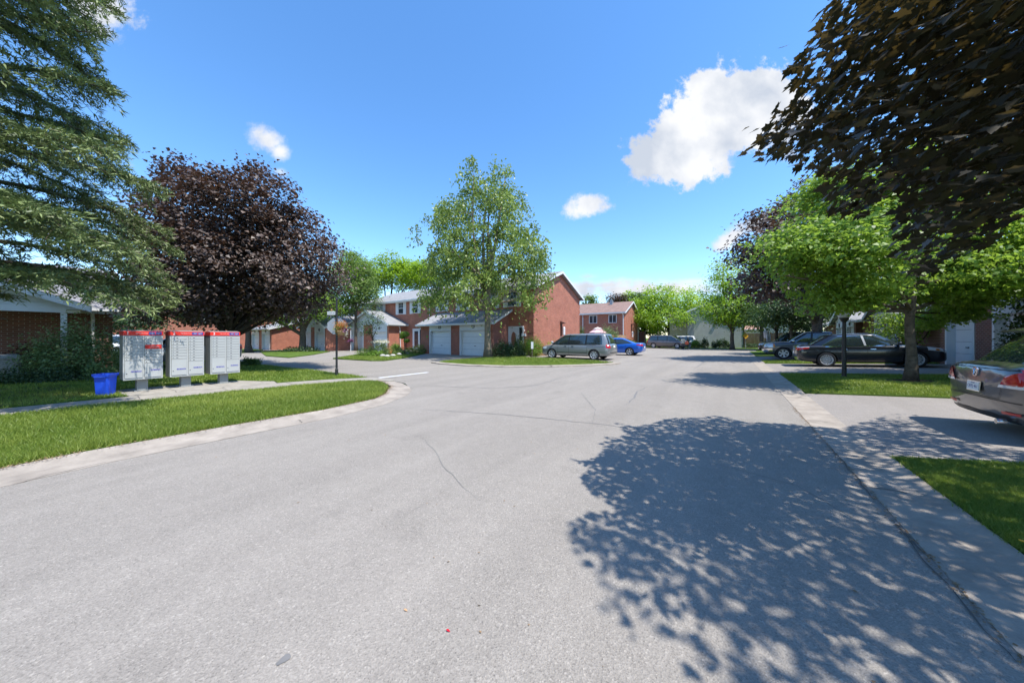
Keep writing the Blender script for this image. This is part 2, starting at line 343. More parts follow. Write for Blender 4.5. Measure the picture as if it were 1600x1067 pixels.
def leaves(name, P, size, nrm, tan, rnd, mat, parent, shape=RH):
    n = len(P); nrm = nrm/np.maximum(np.linalg.norm(nrm, axis=1, keepdims=True), 1e-6)
    t = tan-nrm*np.sum(tan*nrm, 1, keepdims=True); t /= np.maximum(np.linalg.norm(t, axis=1, keepdims=True), 1e-6)
    b = np.cross(nrm, t); s = size[:, None, None]
    V = P[:, None, :]+s*(shape[None, :, 0:1]*b[:, None, :]+shape[None, :, 1:2]*t[:, None, :]+shape[None, :, 2:3]*nrm[:, None, :])
    k = len(shape); F = np.arange(n*k).reshape(n, k)
    return link(name, raw_mesh(name, V.reshape(-1, 3), F, rnd), mat, parent)
def unit(n):
    a = rng.normal(size=(n, 3)); return a/np.linalg.norm(a, axis=1, keepdims=True)
# ---------------------------------------------------------------- ground, roads, lawns
def zr(x):                                              # ground height: the right-hand side climbs gently to the garages
    return 0.012+0.0424*min(max(x-1.6, 0), 6.6)
def slab(name, poly, z, mat, thick=.08, parent=None, zf=None):
    n = len(poly); top = [(x, y, z+(zf(x) if zf else 0)) for x, y in poly]; bot = [(x, y, p[2]-thick) for (x, y), p in zip(poly, top)]
    m = MB().add(top+bot, [tuple(range(n))]+[(i, (i+1) % n, (i+1) % n+n, i+n) for i in range(n)])
    return struct(m.build(name, mat, parent))
xs = [-500, -60, -20, 1.3, 1.6, 8.2, 60, 500]
g = MB(); ys = [-300, 0, 60, 700]
g.add([(x, y, -.03+(zr(x)-.012 if x > 1.6 else 0)) for y in ys for x in xs],
      [(j*len(xs)+i, j*len(xs)+i+1, (j+1)*len(xs)+i+1, (j+1)*len(xs)+i) for j in range(len(ys)-1) for i in range(len(xs)-1)])
struct(g.build('ground', 'lawn'))
slab('road', [(-6.0, -14), (1.12, -14), (1.12, 47), (-70, 47), (-70, 6.3), (-24, 6.3), (-9.9, 6.6), (-8.7, 6.4), (-7.7, 5.84), (-6.9, 5.1), (-6.34, 4.1), (-6.1, 2.87), (-6.1, .3)], 0, 'asphalt', .1)
slab('cross_road', [(1.12, 40.5), (8.2, 40.5), (8.2, 47), (1.12, 47)], .002, 'asphalt', .1)
def band(name, A, B, prof, mat, close=False):            # strip between polylines A and B with a height profile across
    n = len(prof); vs = []; fs = []
    for (a, b) in zip(A, B):
        for (t, z) in prof: vs.append((a[0]+(b[0]-a[0])*t, a[1]+(b[1]-a[1])*t, z))
    m = len(A)
    for i in range(m-1 if not close else m):
        for j in range(n-1): fs.append((i*n+j, i*n+j+1, ((i+1) % m)*n+j+1, ((i+1) % m)*n+j))
    o = struct(MB().add(vs, fs).build(name, mat, smooth=False)); return o
ROLL = [(0, -.03), (0.0, .006), (.55, .010), (.8, .035), (1.0, .058), (1.0, -.03)]
LOW = [(0, -.03), (0, .006), (.6, .008), (1.0, .020), (1.0, -.03)]
yy = [-14, -8, -4, 0, 3, 5.0, 5.8, 6.6, 9, 10.8, 11.6, 14, 16.2, 17, 20, 22.2, 23, 25.0, 25.6, 28, 32, 36, 40.5]
def prof_at(y):
    low = (6.2 < y < 11.1) or (16.8 < y < 22.6) or (25.3 < y < 31)
    return low
vs = []; fs = []
for y in yy:
    P = LOW if prof_at(y) else ROLL
    for (t, z) in [(0, -.03), (0, .006), (.6, .010), (.82, P[-2][1]*.6), (1.0, P[-2][1]), (1.0, -.03)]: vs.append((1.12+.48*t, y, z))
for i in range(len(yy)-1):
    for j in range(5): fs.append((i*6+j, i*6+j+1, (i+1)*6+j+1, (i+1)*6+j))
cr = struct(MB().add(vs, fs).build('kerb', 'concrete'))
def joints(parent, lines):
    m = MB()
    for (x0, y0, x1, y1, z, wd) in lines:
        d = Vector((x1-x0, y1-y0)); n_ = Vector((-d.y, d.x)).normalized()*wd; K = 5; pts = []
        for k in range(K+1):
            q = (x0+d.x*k/K+random.uniform(-.015, .015), y0+d.y*k/K+random.uniform(-.02, .02)); pts.append(q)
        for a, b in zip(pts, pts[1:]):
            m.add([(a[0]-n_.x, a[1]-n_.y, z), (b[0]-n_.x, b[1]-n_.y, z), (b[0]+n_.x, b[1]+n_.y, z), (a[0]+n_.x, a[1]+n_.y, z)], [(0, 1, 2, 3)])
    return m.build('joint', 'joint', parent)
joints(cr, [(1.14, y, 1.40, y+.02, .0125, .006) for y in (4.62, 7.7, 10.35, 13.4, 16.5, 19.6, 22.7)])
# left kerb
LA = [(-5.95, -14), (-5.97, -3), (-5.99, -.35), (-6.1, .3), (-6.12, 1.6), (-6.09, 2.87), (-6.34, 4.1), (-6.85, 5.1), (-7.35, 5.62), (-7.95, 6.0), (-8.8, 6.35), (-9.9, 6.55)]
LB = [(-6.55, -14), (-6.57, -3), (-6.60, -.40), (-6.70, .1), (-6.72, 1.6), (-6.65, 2.96), (-6.85, 4.2), (-7.25, 4.75), (-7.75, 5.15), (-8.19, 5.55), (-8.95, 5.85), (-9.7, 6.05)]
ck = band('kerb', LA, LB, ROLL, 'concrete')
joints(ck, [(-6.13, 2.4, -6.45, 2.45, .0125, .006), (-6.08, -.6, -6.35, -.58, .012, .006)])
# left verge, pavement, lawn behind
verge = [(-6.62, -14), (-6.64, -3), (-6.66, -.4), (-6.76, .1), (-6.78, 1.6), (-6.71, 2.96), (-6.91, 4.2), (-7.3, 4.72), (-7.8, 5.12), (-8.25, 5.48), (-9.0, 5.78), (-9.55, 5.9),
         (-9.96, 5.7), (-10.35, 4.9), (-10.62, 3.9), (-10.75, 3.0), (-10.88, 1.6), (-10.95, 0), (-11.0, -3), (-11.0, -14)]
slab('verge', verge, .055, 'lawn')
walk = [(-9.3, 6.42), (-9.68, 5.98), (-9.99, 5.72), (-10.38, 4.9), (-10.65, 3.9), (-10.78, 3.0), (-10.91, 1.6), (-10.98, 0), (-11.03, -3), (-11.03, -14), (-12.2, -14), (-12.2, -3), (-12.15, 0), (-12.05, 1.6), (-11.9, 3.2), (-11.75, 4.2), (-11.3, 5.4), (-10.75, 6.3), (-10.2, 6.5)]
wk = slab('pavement', walk, .05, 'walk')
joints(wk, [(-10.93, y, -12.1, y+.05, .0515, .007) for y in (-1.7, 1.05, 2.6, 4.1)])
pad = slab('pavement', [(-12.12, .95), (-12.0, 2.0), (-11.86, 3.3), (-11.8, 3.9), (-12.35, 4.0), (-12.7, 3.75), (-13.5, 3.4), (-13.9, 1.2), (-13.7, .8)], .056, 'walk')
joints(pad, [(-12.0, 1.75, -13.6, 1.72, .0575, .006), (-11.95, 2.7, -13.5, 2.6, .0575, .006)])
lawn2 = [(-12.23, -14), (-12.23, -3), (-12.18, 0), (-12.12, .93), (-13.7, .78), (-13.92, 1.2), (-13.52, 3.43), (-12.7, 3.78), (-12.35, 4.03), (-11.8, 3.93), (-11.78, 4.2), (-11.33, 5.4), (-10.8, 6.28), (-14, 6.35), (-19.6, 6.05), (-26, 6.0), (-32, 6.0), (-32, -14)]
slab('lawn', lawn2, .06, 'lawn')
slab('driveway', [(-25.3, 1.2), (-21.4, 1.3), (-21.0, 6.2), (-25.6, 6.2)], .066, 'driveway', .04)
slab('flower_bed', [(-12.5, -2.5), (-12.45, -.4), (-12.9, .3), (-14.6, .35), (-16.5, .1), (-17, -2.0), (-15.5, -3.2)], .066, 'soil', .03)
# islands across the junction
ia = [(-22.5, 10.7), (-18.5, 11.1), (-17.9, 11.6), (-18.8, 13.6), (-21.0, 16.6), (-22.9, 19.0), (-28.7, 19.1), (-28.7, 17.6), (-26.3, 14.8)]
slab('lawn', ia, .07, 'lawn')
def inset(poly, d):
    c = Vector((sum(p[0] for p in poly)/len(poly), sum(p[1] for p in poly)/len(poly))); out = []
    for i, p in enumerate(poly):
        a = Vector(poly[i-1]); b = Vector(poly[(i+1) % len(poly)]); t = (b-a).normalized(); n_ = Vector((-t.y, t.x))
        if (c-Vector(p)).dot(n_) < 0: n_ = -n_
        out.append((p[0]+n_.x*d, p[1]+n_.y*d))
    return out
ib = [(-14.3, 12.3), (-13.2, 12.0), (-11.4, 12.0), (-9.3, 12.6), (-7.6, 13.8), (-6.3, 15.3), (-5.3, 17.0), (-5.1, 18.1), (-6.6, 19.2), (-9.7, 19.6), (-12.0, 19.6), (-12.9, 21.0), (-15.0, 21.0), (-15.1, 18.9), (-14.9, 16), (-14.7, 13.5)]
ibi = inset(ib, .42)
slab('lawn', inset(ib, .40), .075, 'lawn')
kb = band('kerb', ib, ibi, [(0, -.03), (0, .05), (.5, .07), (1.0, .07)], 'concrete', close=True)
joints(kb, [(-10.6, 12.1, -10.7, 12.7, .0715, .02), (-7.3, 14.0, -7.8, 14.5, .0715, .02)])
slab('lawn', [(-41, 12), (-30, 9.2), (-26.2, 9.4), (-29, 12.2), (-34, 15.9), (-41.5, 15.9)], .06, 'lawn')
slab('lawn', [(-44.5, 13.4), (-52, 13), (-60, 9.3), (-37, 9.3), (-41.5, 11.8)], .06, 'lawn')
# right-hand side: lawns and driveways climb to the garages
rz = lambda x: zr(x)
slab('lawn', [(1.62, -14), (8.0, -14), (8.0, 6.5), (5.0, 6.35), (2.83, 6.15), (1.62, 5.75)], .045, 'lawn', .1, zf=rz)
slab('lawn', [(1.62, 11.2), (4.2, 11.45), (8.0, 11.6), (8.0, 17.0), (4.85, 16.9), (1.62, 16.45)], .045, 'lawn', .1, zf=rz)
slab('lawn', [(1.62, 22.6), (7.8, 22.9), (7.8, 25.0), (1.62, 25.1)], .045, 'lawn', .1, zf=rz)
slab('lawn', [(1.62, 30.6), (7.8, 30.9), (7.8, 40.2), (1.62, 40.2)], .045, 'lawn', .1, zf=rz)
slab('driveway', [(1.6, 5.6), (2.85, 6.0), (8.3, 6.3), (8.3, 11.7), (4.2, 11.5), (1.6, 11.3)], .006, 'driveway', .1, zf=rz)
slab('driveway', [(1.6, 16.4), (4.85, 16.8), (8.3, 16.9), (8.3, 23.0), (1.6, 22.65)], .006, 'driveway', .1, zf=rz)
slab('driveway', [(1.6, 25.05), (8.3, 24.95), (8.3, 31.0), (1.6, 30.65)], .006, 'driveway', .1, zf=rz)
slab('lawn', [(-20, 47), (16, 47), (16, 70), (-20, 70)], .05, 'lawn')
slab('pavement', [(-18, 47.5), (14, 47.5), (14, 48.7), (-18, 48.7)], .057, 'walk', .03)
slab('patio', [(-30, 31), (-12.9, 31), (-12.0, 36), (-12.0, 45), (-30, 45)], .04, 'walk')
tp = at(1423, 590, 9.5)
slab('mulch_ring', [(tp.x+.62*math.cos(a)*random.uniform(.85, 1.1), tp.y+.5*math.sin(a)*random.uniform(.85, 1.1)) for a in [i*math.pi/9 for i in range(18)]], .052+.0, 'soil', .02, zf=rz)
# stop line, cracks and stains
sl_ = struct(MB().add([(-10.75, 6.7, .005), (-10.55, 6.7, .005), (-10.52, 8.95, .005), (-10.72, 8.95, .005)], [(0, 1, 2, 3)]).build('stop_line', 'white_trim'))
def crack(name, pts, wd, mat='crack', z=.004):
    P = [gnd(*p) for p in pts]; Q = []
    for a, b in zip(P, P[1:]):
        k = max(2, int((b-a).length/.12))
        Q += [a.lerp(b, i/k)+Vector((random.uniform(-.02, .02), random.uniform(-.02, .02), 0)) for i in range(k)]
    Q.append(P[-1]); vs = []; fs = []
    for i, q in enumerate(Q):
        t = (Q[min(i+1, len(Q)-1)]-Q[max(i-1, 0)]); n_ = Vector((-t.y, t.x, 0)).normalized()*wd*(1-abs(2*i/len(Q)-1)**3)*random.uniform(.5, 1.3)
        vs += [(q-n_)[:2]+(z,), (q+n_)[:2]+(z,)]
        if i: fs.append((2*i-2, 2*i-1, 2*i+1, 2*i))
    return struct(MB().add(vs, fs).build(name, mat))
crack('road_crack', [(650, 640), (700, 642), (790, 648), (860, 655), (930, 662), (1010, 672)], .011)
crack('road_crack', [(653, 676), (680, 705), (700, 735), (735, 770), (752, 782)], .0028)
crack('road_crack', [(978, 633), (990, 622), (996, 612), (1012, 604)], .022)
crack('road_crack', [(640, 602), (700, 604), (770, 607), (830, 603), (850, 599)], .013)
crack('road_crack', [(832, 604), (860, 596), (880, 588)], .015)
crack('road_crack', [(1082, 578), (1100, 566), (1120, 556)], .03)
crack('road_crack', [(545, 585), (600, 590), (680, 594)], .012); crack('road_crack', [(1100, 720), (1250, 760), (1400, 850)], .004)
crack('gutter_dirt', [(1598, 1053), (1500, 938), (1420, 843)], .005, 'joint', .0075)
crack('gutter_dirt', [(1440, 868), (1415, 838), (1400, 820)], .012, 'joint', .0086); crack('gutter_dirt', [(1372, 786), (1336, 743), (1312, 716)], .007, 'joint', .0085); crack('gutter_dirt', [(0, 763), (80, 742), (166, 722)], .006, 'joint', .0075)
crack('road_crack', [(905, 610), (930, 640), (925, 665)], .006)
st = MB(); q = gnd(443, 1031)
st.add([(q.x+.018*math.cos(a)*(1+.3*math.sin(3*a)), q.y+.035*math.sin(a)*(1+.2*math.cos(2*a)), .004) for a in [i*math.pi/7 for i in range(14)]], [tuple(range(14))])
struct(st.build('tar_spot', 'crack'))
# ---------------------------------------------------------------- grass blades (uncountable: one object)
def blades():
    regs = [(verge, .055, None, 150000, .075), (lawn2, .06, None, 70000, .07), (ibi, .075, None, 26000, .06), (ia, .07, None, 12000, .06),
            ([(1.62, 1), (8.0, 1), (8.0, 6.45), (5.0, 6.3), (2.83, 6.1), (1.62, 5.7)], .045, zr, 120000, .045),
            ([(1.62, 11.25), (4.2, 11.5), (8.0, 11.65), (8.0, 16.95), (4.85, 16.85), (1.62, 16.4)], .045, zr, 60000, .055),
            ([(1.62, 22.65), (7.8, 22.95), (7.8, 24.95), (1.62, 25.05)], .045, zr, 7000, .06)]
    PP = []; HH = []
    for poly, z, zf, n, h in regs:
        pa = np.array(poly); lo = pa.min(0); hi = pa.max(0); got = []; cnt = 0; it = 0
        while cnt < n and it < 60:
            it += 1
            q = rng.uniform(lo, hi, (200000, 2)); d = np.hypot(q[:, 0], q[:, 1])
            fy = -SA*q[:, 0]+CA*q[:, 1]; fx = CA*q[:, 0]+SA*q[:, 1]
            ok = (fy > .8) & (np.abs(fx) < fy*1.75+1) & inpoly(q[:, 0], q[:, 1], poly) & (rng.random(len(q)) < np.minimum(1, (5.0/d)**2.0*1.0)) & (d < 34)
            q = q[ok]; got.append(q); cnt += len(q)
        q = np.concatenate(got)[:n]; zz = np.full(len(q), z)
        if zf: zz = zz+.012+.0424*np.clip(q[:, 0]-1.6, 0, 6.6)
        PP.append(np.column_stack([q, zz])); HH.append(np.full(len(q), h))
    P = np.concatenate(PP); H = np.concatenate(HH); kp = np.hypot(P[:, 0]-tp.x, (P[:, 1]-tp.y)*1.2)*rng.uniform(.85, 1.2, len(P)) > .55; P = P[kp]; H = H[kp]; n = len(P); P[:, :2] += rng.normal(0, .022, (n, 2))
    d = np.hypot(P[:, 0], P[:, 1]); wdt = np.clip(.0011*d, .004, .03)*rng.uniform(.7, 1.3, n)
    pat = .5+.5*np.sin(P[:, 0]*1.7+np.sin(P[:, 1]*1.3)*2)*np.sin(P[:, 1]*2.1+1.3)
    H = H*rng.uniform(.45, 1.25, n)*(.75+.4*pat)
    a = rng.uniform(0, 2*np.pi, n); lean = rng.normal(0, .5, (n, 2))*H[:, None]
    V = np.empty((n, 3, 3)); dx = np.column_stack([np.cos(a), np.sin(a), np.zeros(n)])*wdt[:, None]*.5
    V[:, 0] = P-dx; V[:, 1] = P+dx; V[:, 2] = P+np.column_stack([lean, H])
    pt2 = np.sin(P[:, 0]*.9+1)*np.sin(P[:, 1]*.7+P[:, 0]*.4)+.6*np.sin(P[:, 0]*4.1)*np.sin(P[:, 1]*3.3); rnd = np.clip(rng.random(n)*.6+pat*.22+np.clip(pt2, 0, 1)*.35, 0, 1)
    o = link('grass', raw_mesh('grass', V.reshape(-1, 3), np.arange(n*3).reshape(n, 3), rnd), 'grass')
    o['kind'] = 'stuff'; o['label'] = 'short green mown grass on the verges and lawns'
blades()
# dry litter caught along the left kerb and the right gutter
def litter():
    n = 2600; t = rng.random(n)*(len(LB)-1); i = np.clip(t.astype(int), 0, len(LB)-2); f = t-i; B = np.array(LB)
    P = B[i]*(1-f)[:, None]+B[i+1]*f[:, None]+rng.normal(0, .05, (n, 2))
    m = 900; P2 = np.column_stack([1.13+np.abs(rng.normal(0, .03, m))*-1, rng.uniform(1, 9, m)])
    k = 260; P3 = np.column_stack([rng.uniform(-6, 1.1, k), rng.uniform(1, 12, k)])
    Q = np.concatenate([P, P2, P3]); N_ = len(Q); z = np.concatenate([np.full(n, .066), np.full(m, .008), np.full(k, .006)])
    V = np.column_stack([Q, z]); nr = np.column_stack([rng.normal(0, .25, (N_, 2)), np.ones(N_)])
    o = leaves('leaf_litter', V, rng.uniform(.008, .026, N_), nr, unit(N_), rng.random(N_), 'litter', None, RH)
    o['kind'] = 'stuff'; o['label'] = 'dry brown scraps of leaf and seed along the kerbs'
litter()
# ---------------------------------------------------------------- trees
def limb_pts(a, b, sag=.0, wob=.12, k=6):
    a = Vector(a); b = Vector(b); L = (b-a).length; o = []
    off = Vector((random.uniform(-1, 1), random.uniform(-1, 1), random.uniform(-.3, .6)))*wob*L
    for i in range(k+1):
        t = i/k; o.append(a.lerp(b, t)+off*math.sin(math.pi*t)+Vector((0, 0, -sag*L*math.sin(math.pi*t))))
    return o
def tree(label, base, trunk_r, fork_z, lobes, nclump, nleaf, lsize, leafm, bark='bark', cr=.45, cat='tree', shape=RH, name='tree', group=None, up=.8, nlimb=None, flat_=.6, lean=(0, 0), droop=0, shell=.5, tips=None):
    """lobes: (centre Vector, rx, rz) ellipsoids of the crown"""
    base = Vector(base); root = empty(name, base, 0, label, cat, group); B = np.array(base)
    V_ = np.array([rx*rx*rz for _, rx, rz in lobes]); pr = V_**.8; pr /= pr.sum(); idx = rng.choice(len(lobes), nclump, p=pr)
    cen = np.array([tuple(l[0]) for l in lobes]); rad = np.array([(l[1], l[1], l[2]) for l in lobes])
    u = unit(nclump); rr = shell+(1-shell)*rng.random(nclump)**.6
    cc = cen[idx]+u*rad[idx]*rr[:, None]
    sc = np.exp(rng.normal(0, .28, nclump))
    per = np.maximum(4, (nleaf/nclump*sc**1.5)).astype(int); ci = np.repeat(np.arange(nclump), per); n = len(ci)
    off = rng.normal(size=(n, 3))*np.array([1, 1, flat_])*cr*sc[ci][:, None]*.6
    P = cc[ci]+off
    if droop: P[:, 2] -= droop*np.abs(off[:, 0]**2+off[:, 1]**2)/cr
    outw = P-(B+np.array([0, 0, fork_z+1])); outw /= np.linalg.norm(outw, axis=1, keepdims=True)+1e-6
    nr = unit(n)*.75+np.array([0, 0, up])+outw*.35
    tn = unit(n)+np.array([0, 0, -.5-droop])+outw*.5
    cl = rng.random(nclump); rnd = np.clip(.55*cl[ci]+.45*rng.random(n)+rng.normal(0, .06, n), 0, 1)
    leaves('foliage', P-B, lsize*rng.uniform(.65, 1.35, n), nr, tn, rnd, leafm, root, shape)
    # wood
    tb = MB(); top = Vector((lean[0], lean[1], fork_z))
    k = 9; pts = [Vector((0, 0, 0)).lerp(top, i/k)+Vector((math.sin(i*1.3)*.02, math.cos(i*1.7)*.02, 0)) for i in range(k+1)]
    pts[0].z = -.05
    tb.tube(pts, [trunk_r*(1.55-.9*(i/k)**.35+.0 if i < 2 else 1.0-.28*i/k) for i in range(k+1)], 12)
    tb.build('trunk', bark, root, smooth=True)
    br = MB(); tips_ = []
    order = list(range(len(lobes)))
    for li in (order if nlimb is None else order[:nlimb]):
        c = Vector(lobes[li][0])-base; a = pts[-1]*min(1.0, random.uniform(.52, 1.1)); a = a if a.z < c.z-.2 else pts[-1]*.52
        pp = limb_pts(a, c, 0, .10, 7); r0 = trunk_r*random.uniform(.38, .6)
        br.tube(pp, [r0*(1-.8*i/7)+.008 for i in range(8)], 7); tips_ += pp[2:]
    T = np.array([tuple(p) for p in tips_]) if tips_ else np.array([tuple(top)])
    sel = rng.choice(nclump, min(nclump, tips or int(70+nclump*.12)), replace=False)
    for j in sel:
        c = cc[j]-B; d = np.linalg.norm(T-c, axis=1); m = int(np.argmin(d+T[:, 2]*.05))
        pp = limb_pts(T[m], c, -.05, .10, 3); r0 = min(.045, .012+.012*float(d[m]))*(.6+trunk_r)
        br.tube(pp, [r0, r0*.7, r0*.45, r0*.2], 4, cap=False)
    br.build('branch', bark, root, smooth=True)
    return root
def L(px, py, rx, ry, Y, dY=0.0, k=1.0):                 # crown lobe seen at a picture position, at its own distance Y+dY
    c = at(px, py, Y+dY); return (c, rx*Y/FPX*k, ry*Y/FPX*k)
def shrub(label, base, r, h, n, leafm, lsize=.05, cat='shrub', name='shrub', shape=RH, lumps=6, stems=True, up=.7, group=None, cr=.3, box=False):
    base = Vector(base); root = empty(name, base, 0, label, cat, group)
    nc = max(10, n//28); u = unit(nc); u[:, 2] = np.abs(u[:, 2]); rr = .55+.45*rng.random(nc)
    if box: u = np.sign(u)*np.abs(u)**.35; u[:, 2] = np.abs(u[:, 2])
    cc = np.column_stack([u[:, 0]*r, u[:, 1]*r, .12*h+u[:, 2]*h*.82])*np.column_stack([rr, rr, rr])
    ci = rng.integers(0, nc, n); off = rng.normal(size=(n, 3))*np.array([r, r, h*.7])*cr*.5
    P = cc[ci]+off; P[:, 2] = np.maximum(P[:, 2], .02)
    nr = unit(n)*.8+np.array([0, 0, up])+P*np.array([.5, .5, 0])/max(r, .1); rnd = np.clip(.5*rng.random(nc)[ci]+.5*rng.random(n), 0, 1)
    leaves('foliage', P, lsize*rng.uniform(.6, 1.4, n), nr, unit(n)+P*.5, rnd, leafm, root, shape)
    if stems:
        m = MB()
        for k in range(7):
            c = cc[rng.integers(0, nc)]*.8; m.tube(limb_pts((random.uniform(-.05, .05), random.uniform(-.05, .05), -.03), c, 0, .1, 3), [.018, .014, .009, .004], 5)
        m.build('stem', 'bark', root, smooth=True)
    return root
# ---------------------------------------------------------------- buildings (local frame: front faces -y)
def wall(m, x0, x1, y, z0, z1, holes=(), th=.2, d=1):      # wall sheet in the plane y, openings with reveals, thickness towards +y*d
    xs = sorted({x0, x1, *[h[0] for h in holes], *[h[1] for h in holes]}); zs = sorted({z0, z1, *[h[2] for h in holes], *[h[3] for h in holes]})
    for a, b in zip(xs, xs[1:]):
        for c, e in zip(zs, zs[1:]):
            mx, mz = (a+b)/2, (c+e)/2
            if any(h[0] < mx < h[1] and h[2] < mz < h[3] for h in holes): continue
            m.add([(a, y, c), (b, y, c), (b, y, e), (a, y, e)], [(0, 1, 2, 3)])
    for h in holes:
        a, b, c, e = h; y2 = y+th*d
        m.add([(a, y, c), (b, y, c), (b, y, e), (a, y, e), (a, y2, c), (b, y2, c), (b, y2, e), (a, y2, e)], [(0, 4, 5, 1), (1, 5, 6, 2), (2, 6, 7, 3), (3, 7, 4, 0)])
def wallx(m, y0, y1, x, z0, z1, peak=None):                # side wall in plane x (optionally a gable with peak (y,z))
    if peak: m.add([(x, y0, z0), (x, y1, z0), (x, y1, z1), (x, peak[0], peak[1]), (x, y0, z1)], [(0, 1, 2, 3, 4)])
    else: m.add([(x, y0, z0), (x, y1, z0), (x, y1, z1), (x, y0, z1)], [(0, 1, 2, 3)])
def window(root, x0, x1, z0, z1, y, shutters=0, mull=True, grid=True, sh_mat='white_trim'):
    f = MB(); t = .07
    f.box(x0, x1, y-.035, y+.02, z1-t, z1); f.box(x0, x1, y-.06, y+.02, z0, z0+t*.9); f.box(x0, x0+t, y-.035, y+.02, z0+t*.9, z1-t); f.box(x1-t, x1, y-.035, y+.02, z0+t*.9, z1-t)
    if mull: f.box(x0+t, x1-t, y-.03, y+.02, (z0+z1)/2-.03, (z0+z1)/2+.03)
    else: f.box((x0+x1)/2-.03, (x0+x1)/2+.03, y-.03, y+.02, z0+t*.9, z1-t)
    if grid and mull:
        for k in (1, 2): f.box(x0+t+(x1-x0-2*t)*k/3-.01, x0+t+(x1-x0-2*t)*k/3+.01, y-.016, y+.01, (z0+z1)/2+.03, z1-t)
        f.box(x0+t, x1-t, y-.015, y+.01, (z0+3*z1)/4-.01, (z0+3*z1)/4+.01)
    fo = f.build('window', 'white_trim', root)
    MB().box(x0+t*.5, x1-t*.5, y-.010, y+.012, z0+t*.5, z1-t*.5).build('pane', 'glass_house', fo)
    for s in ((-1, 1) if shutters else ()):
        a, b = (x0-shutters-.02, x0-.02) if s < 0 else (x1+.02, x1+shutters+.02)
        sm = MB().box(a, b, y-.04, y+.01, z0-.03, z1+.03)
        for zz0, zz1 in ((z0+.05, (z0+z1)/2-.04), ((z0+z1)/2+.04, z1-.05)):
            k = int((zz1-zz0)/.07)
            for i in range(k): sm.box(a+.05, b-.05, y-.052, y-.04, zz0+i*.07, zz0+i*.07+.045)
        sm.build('shutter', sh_mat, root)
    return fo
def garage_door(root, x0, x1, z0, z1, y, plaque=None, digit='', top=None, jamb=.13, rec=.22):
    d = MB(); n = 4; h = (z1-z0)/n
    for i in range(n):
        d.box(x0, x1, y+rec, y+rec+.05, z0+i*h+.006, z0+(i+1)*h-.006); 
        for k in range(3): d.box(x0+.02, x1-.02, y+rec-.006, y+rec, z0+i*h+.03+k*(h-.06)/3+.012, z0+i*h+.03+(k+1)*(h-.06)/3-.012)
    do = d.build('garage_door', 'garage_white', root)
    MB().box(x0, x1, y+rec+.02, y+rec+.03, z0, z1).build('seam', 'mail_groove', do)
    MB().box((x0+x1)/2-.09, (x0+x1)/2+.09, y+rec-.04, y+rec-.006, z0+h*1.5, z0+h*1.5+.04).build('handle', 'dark_metal', do)
    fr = MB(); tp = top or z1+.5
    fr.box(x0-jamb, x0, y-.03, y+rec+.04, z0, z1); fr.box(x1, x1+jamb, y-.03, y+rec+.04, z0, z1)
    fr.box(x0-jamb, x1+jamb, y-.03, y+rec+.04, z1, tp); fr.box(x0-jamb, x1+jamb, y-.045, y-.03, z1, z1+.06)
    fo = fr.build('door_frame', 'white_panel', root)
    if plaque is not None:
        cx = (x0+x1)/2+plaque; cz = z1+(tp-z1)*.52; q = MB()
        prof = [(.125, 0), (.16, 0), (.16, .03), (.125, .03), (.125, 0)]
        q.lathe(prof, (cx, y-.065, cz), 'y', 20); qo = q.build('number_plaque', 'dark_metal', fo)
        if digit: text_obj('numeral', digit, .17, 'dark_metal', qo, Matrix.Translation((cx, y-.05, cz)) @ Matrix.Rotation(R(90), 4, 'X'), .006)
    return do
def roof2(root, x0, x1, ye0, ye1, ze, zp, over, mat='shingle_grey', th=.14, ridge='x', fascia='white_trim', name='roof'):
    """gable roof; ridge along x: eaves at y=ye0,ye1, gable ends at x0,x1 (over = rake overhang); ridge along y: roles swapped"""
    def P(a, b, z): return (a, b, z) if ridge == 'x' else (b, a, z)
    yc = (ye0+ye1)/2; a0, a1 = x0-over, x1+over; m = MB()
    for (e, o) in ((ye0, 1), (ye1, -1)):
        m.add([P(a0, e, ze), P(a1, e, ze), P(a1, yc, zp), P(a0, yc, zp), P(a0, e, ze+th), P(a1, e, ze+th), P(a1, yc, zp+th), P(a0, yc, zp+th)],
              [(0, 1, 2, 3), (4, 5, 6, 7), (0, 1, 5, 4), (0, 3, 7, 4), (1, 2, 6, 5)])
    ro = m.build(name, mat, root)
    f = MB(); g_ = .03
    for e, s in ((ye0, -1), (ye1, 1)):
        y0_, y1_ = sorted((e, e+s*.04)); z0_, z1_ = ze-.10, ze+th-.02
        if ridge == 'x': f.box(a0, a1, y0_, y1_, z0_, z1_)
        else: f.box(y0_, y1_, a0, a1, z0_, z1_)
        y0_, y1_ = sorted((e+s*.04, e+s*.14))                        # eavestrough
        if ridge == 'x': f.box(a0, a1, y0_, y1_, z1_-.11, z1_-.005)
        else: f.box(y0_, y1_, a0, a1, z1_-.11, z1_-.005)
    for a, s in ((a0, -1), (a1, 1)):                                 # rake boards
        for e in (ye0, ye1):
            q = [(e, ze-.10), (e, ze+th-.025), (yc, zp+th-.025), (yc, zp-.10)]
            b0, b1 = sorted((a, a+s*.035)); vs = [P(b, y_, z_) for b in (b0, b1) for (y_, z_) in q]
            f.add(vs, [(0, 1, 2, 3), (4, 5, 6, 7), (0, 1, 5, 4), (1, 2, 6, 5), (2, 3, 7, 6), (3, 0, 4, 7)])
    f.build('fascia', fascia, root)
    for e, s in ((ye0, 1), (ye1, -1)):
        w_ = .32; s_ = MB(); q = [P(a0+.01, e, ze-.06), P(a1-.01, e, ze-.06), P(a1-.01, e+s*w_, ze-.06), P(a0+.01, e+s*w_, ze-.06)]
        s_.add(q, [(0, 1, 2, 3)]); s_.build('soffit', fascia, root)
    return ro
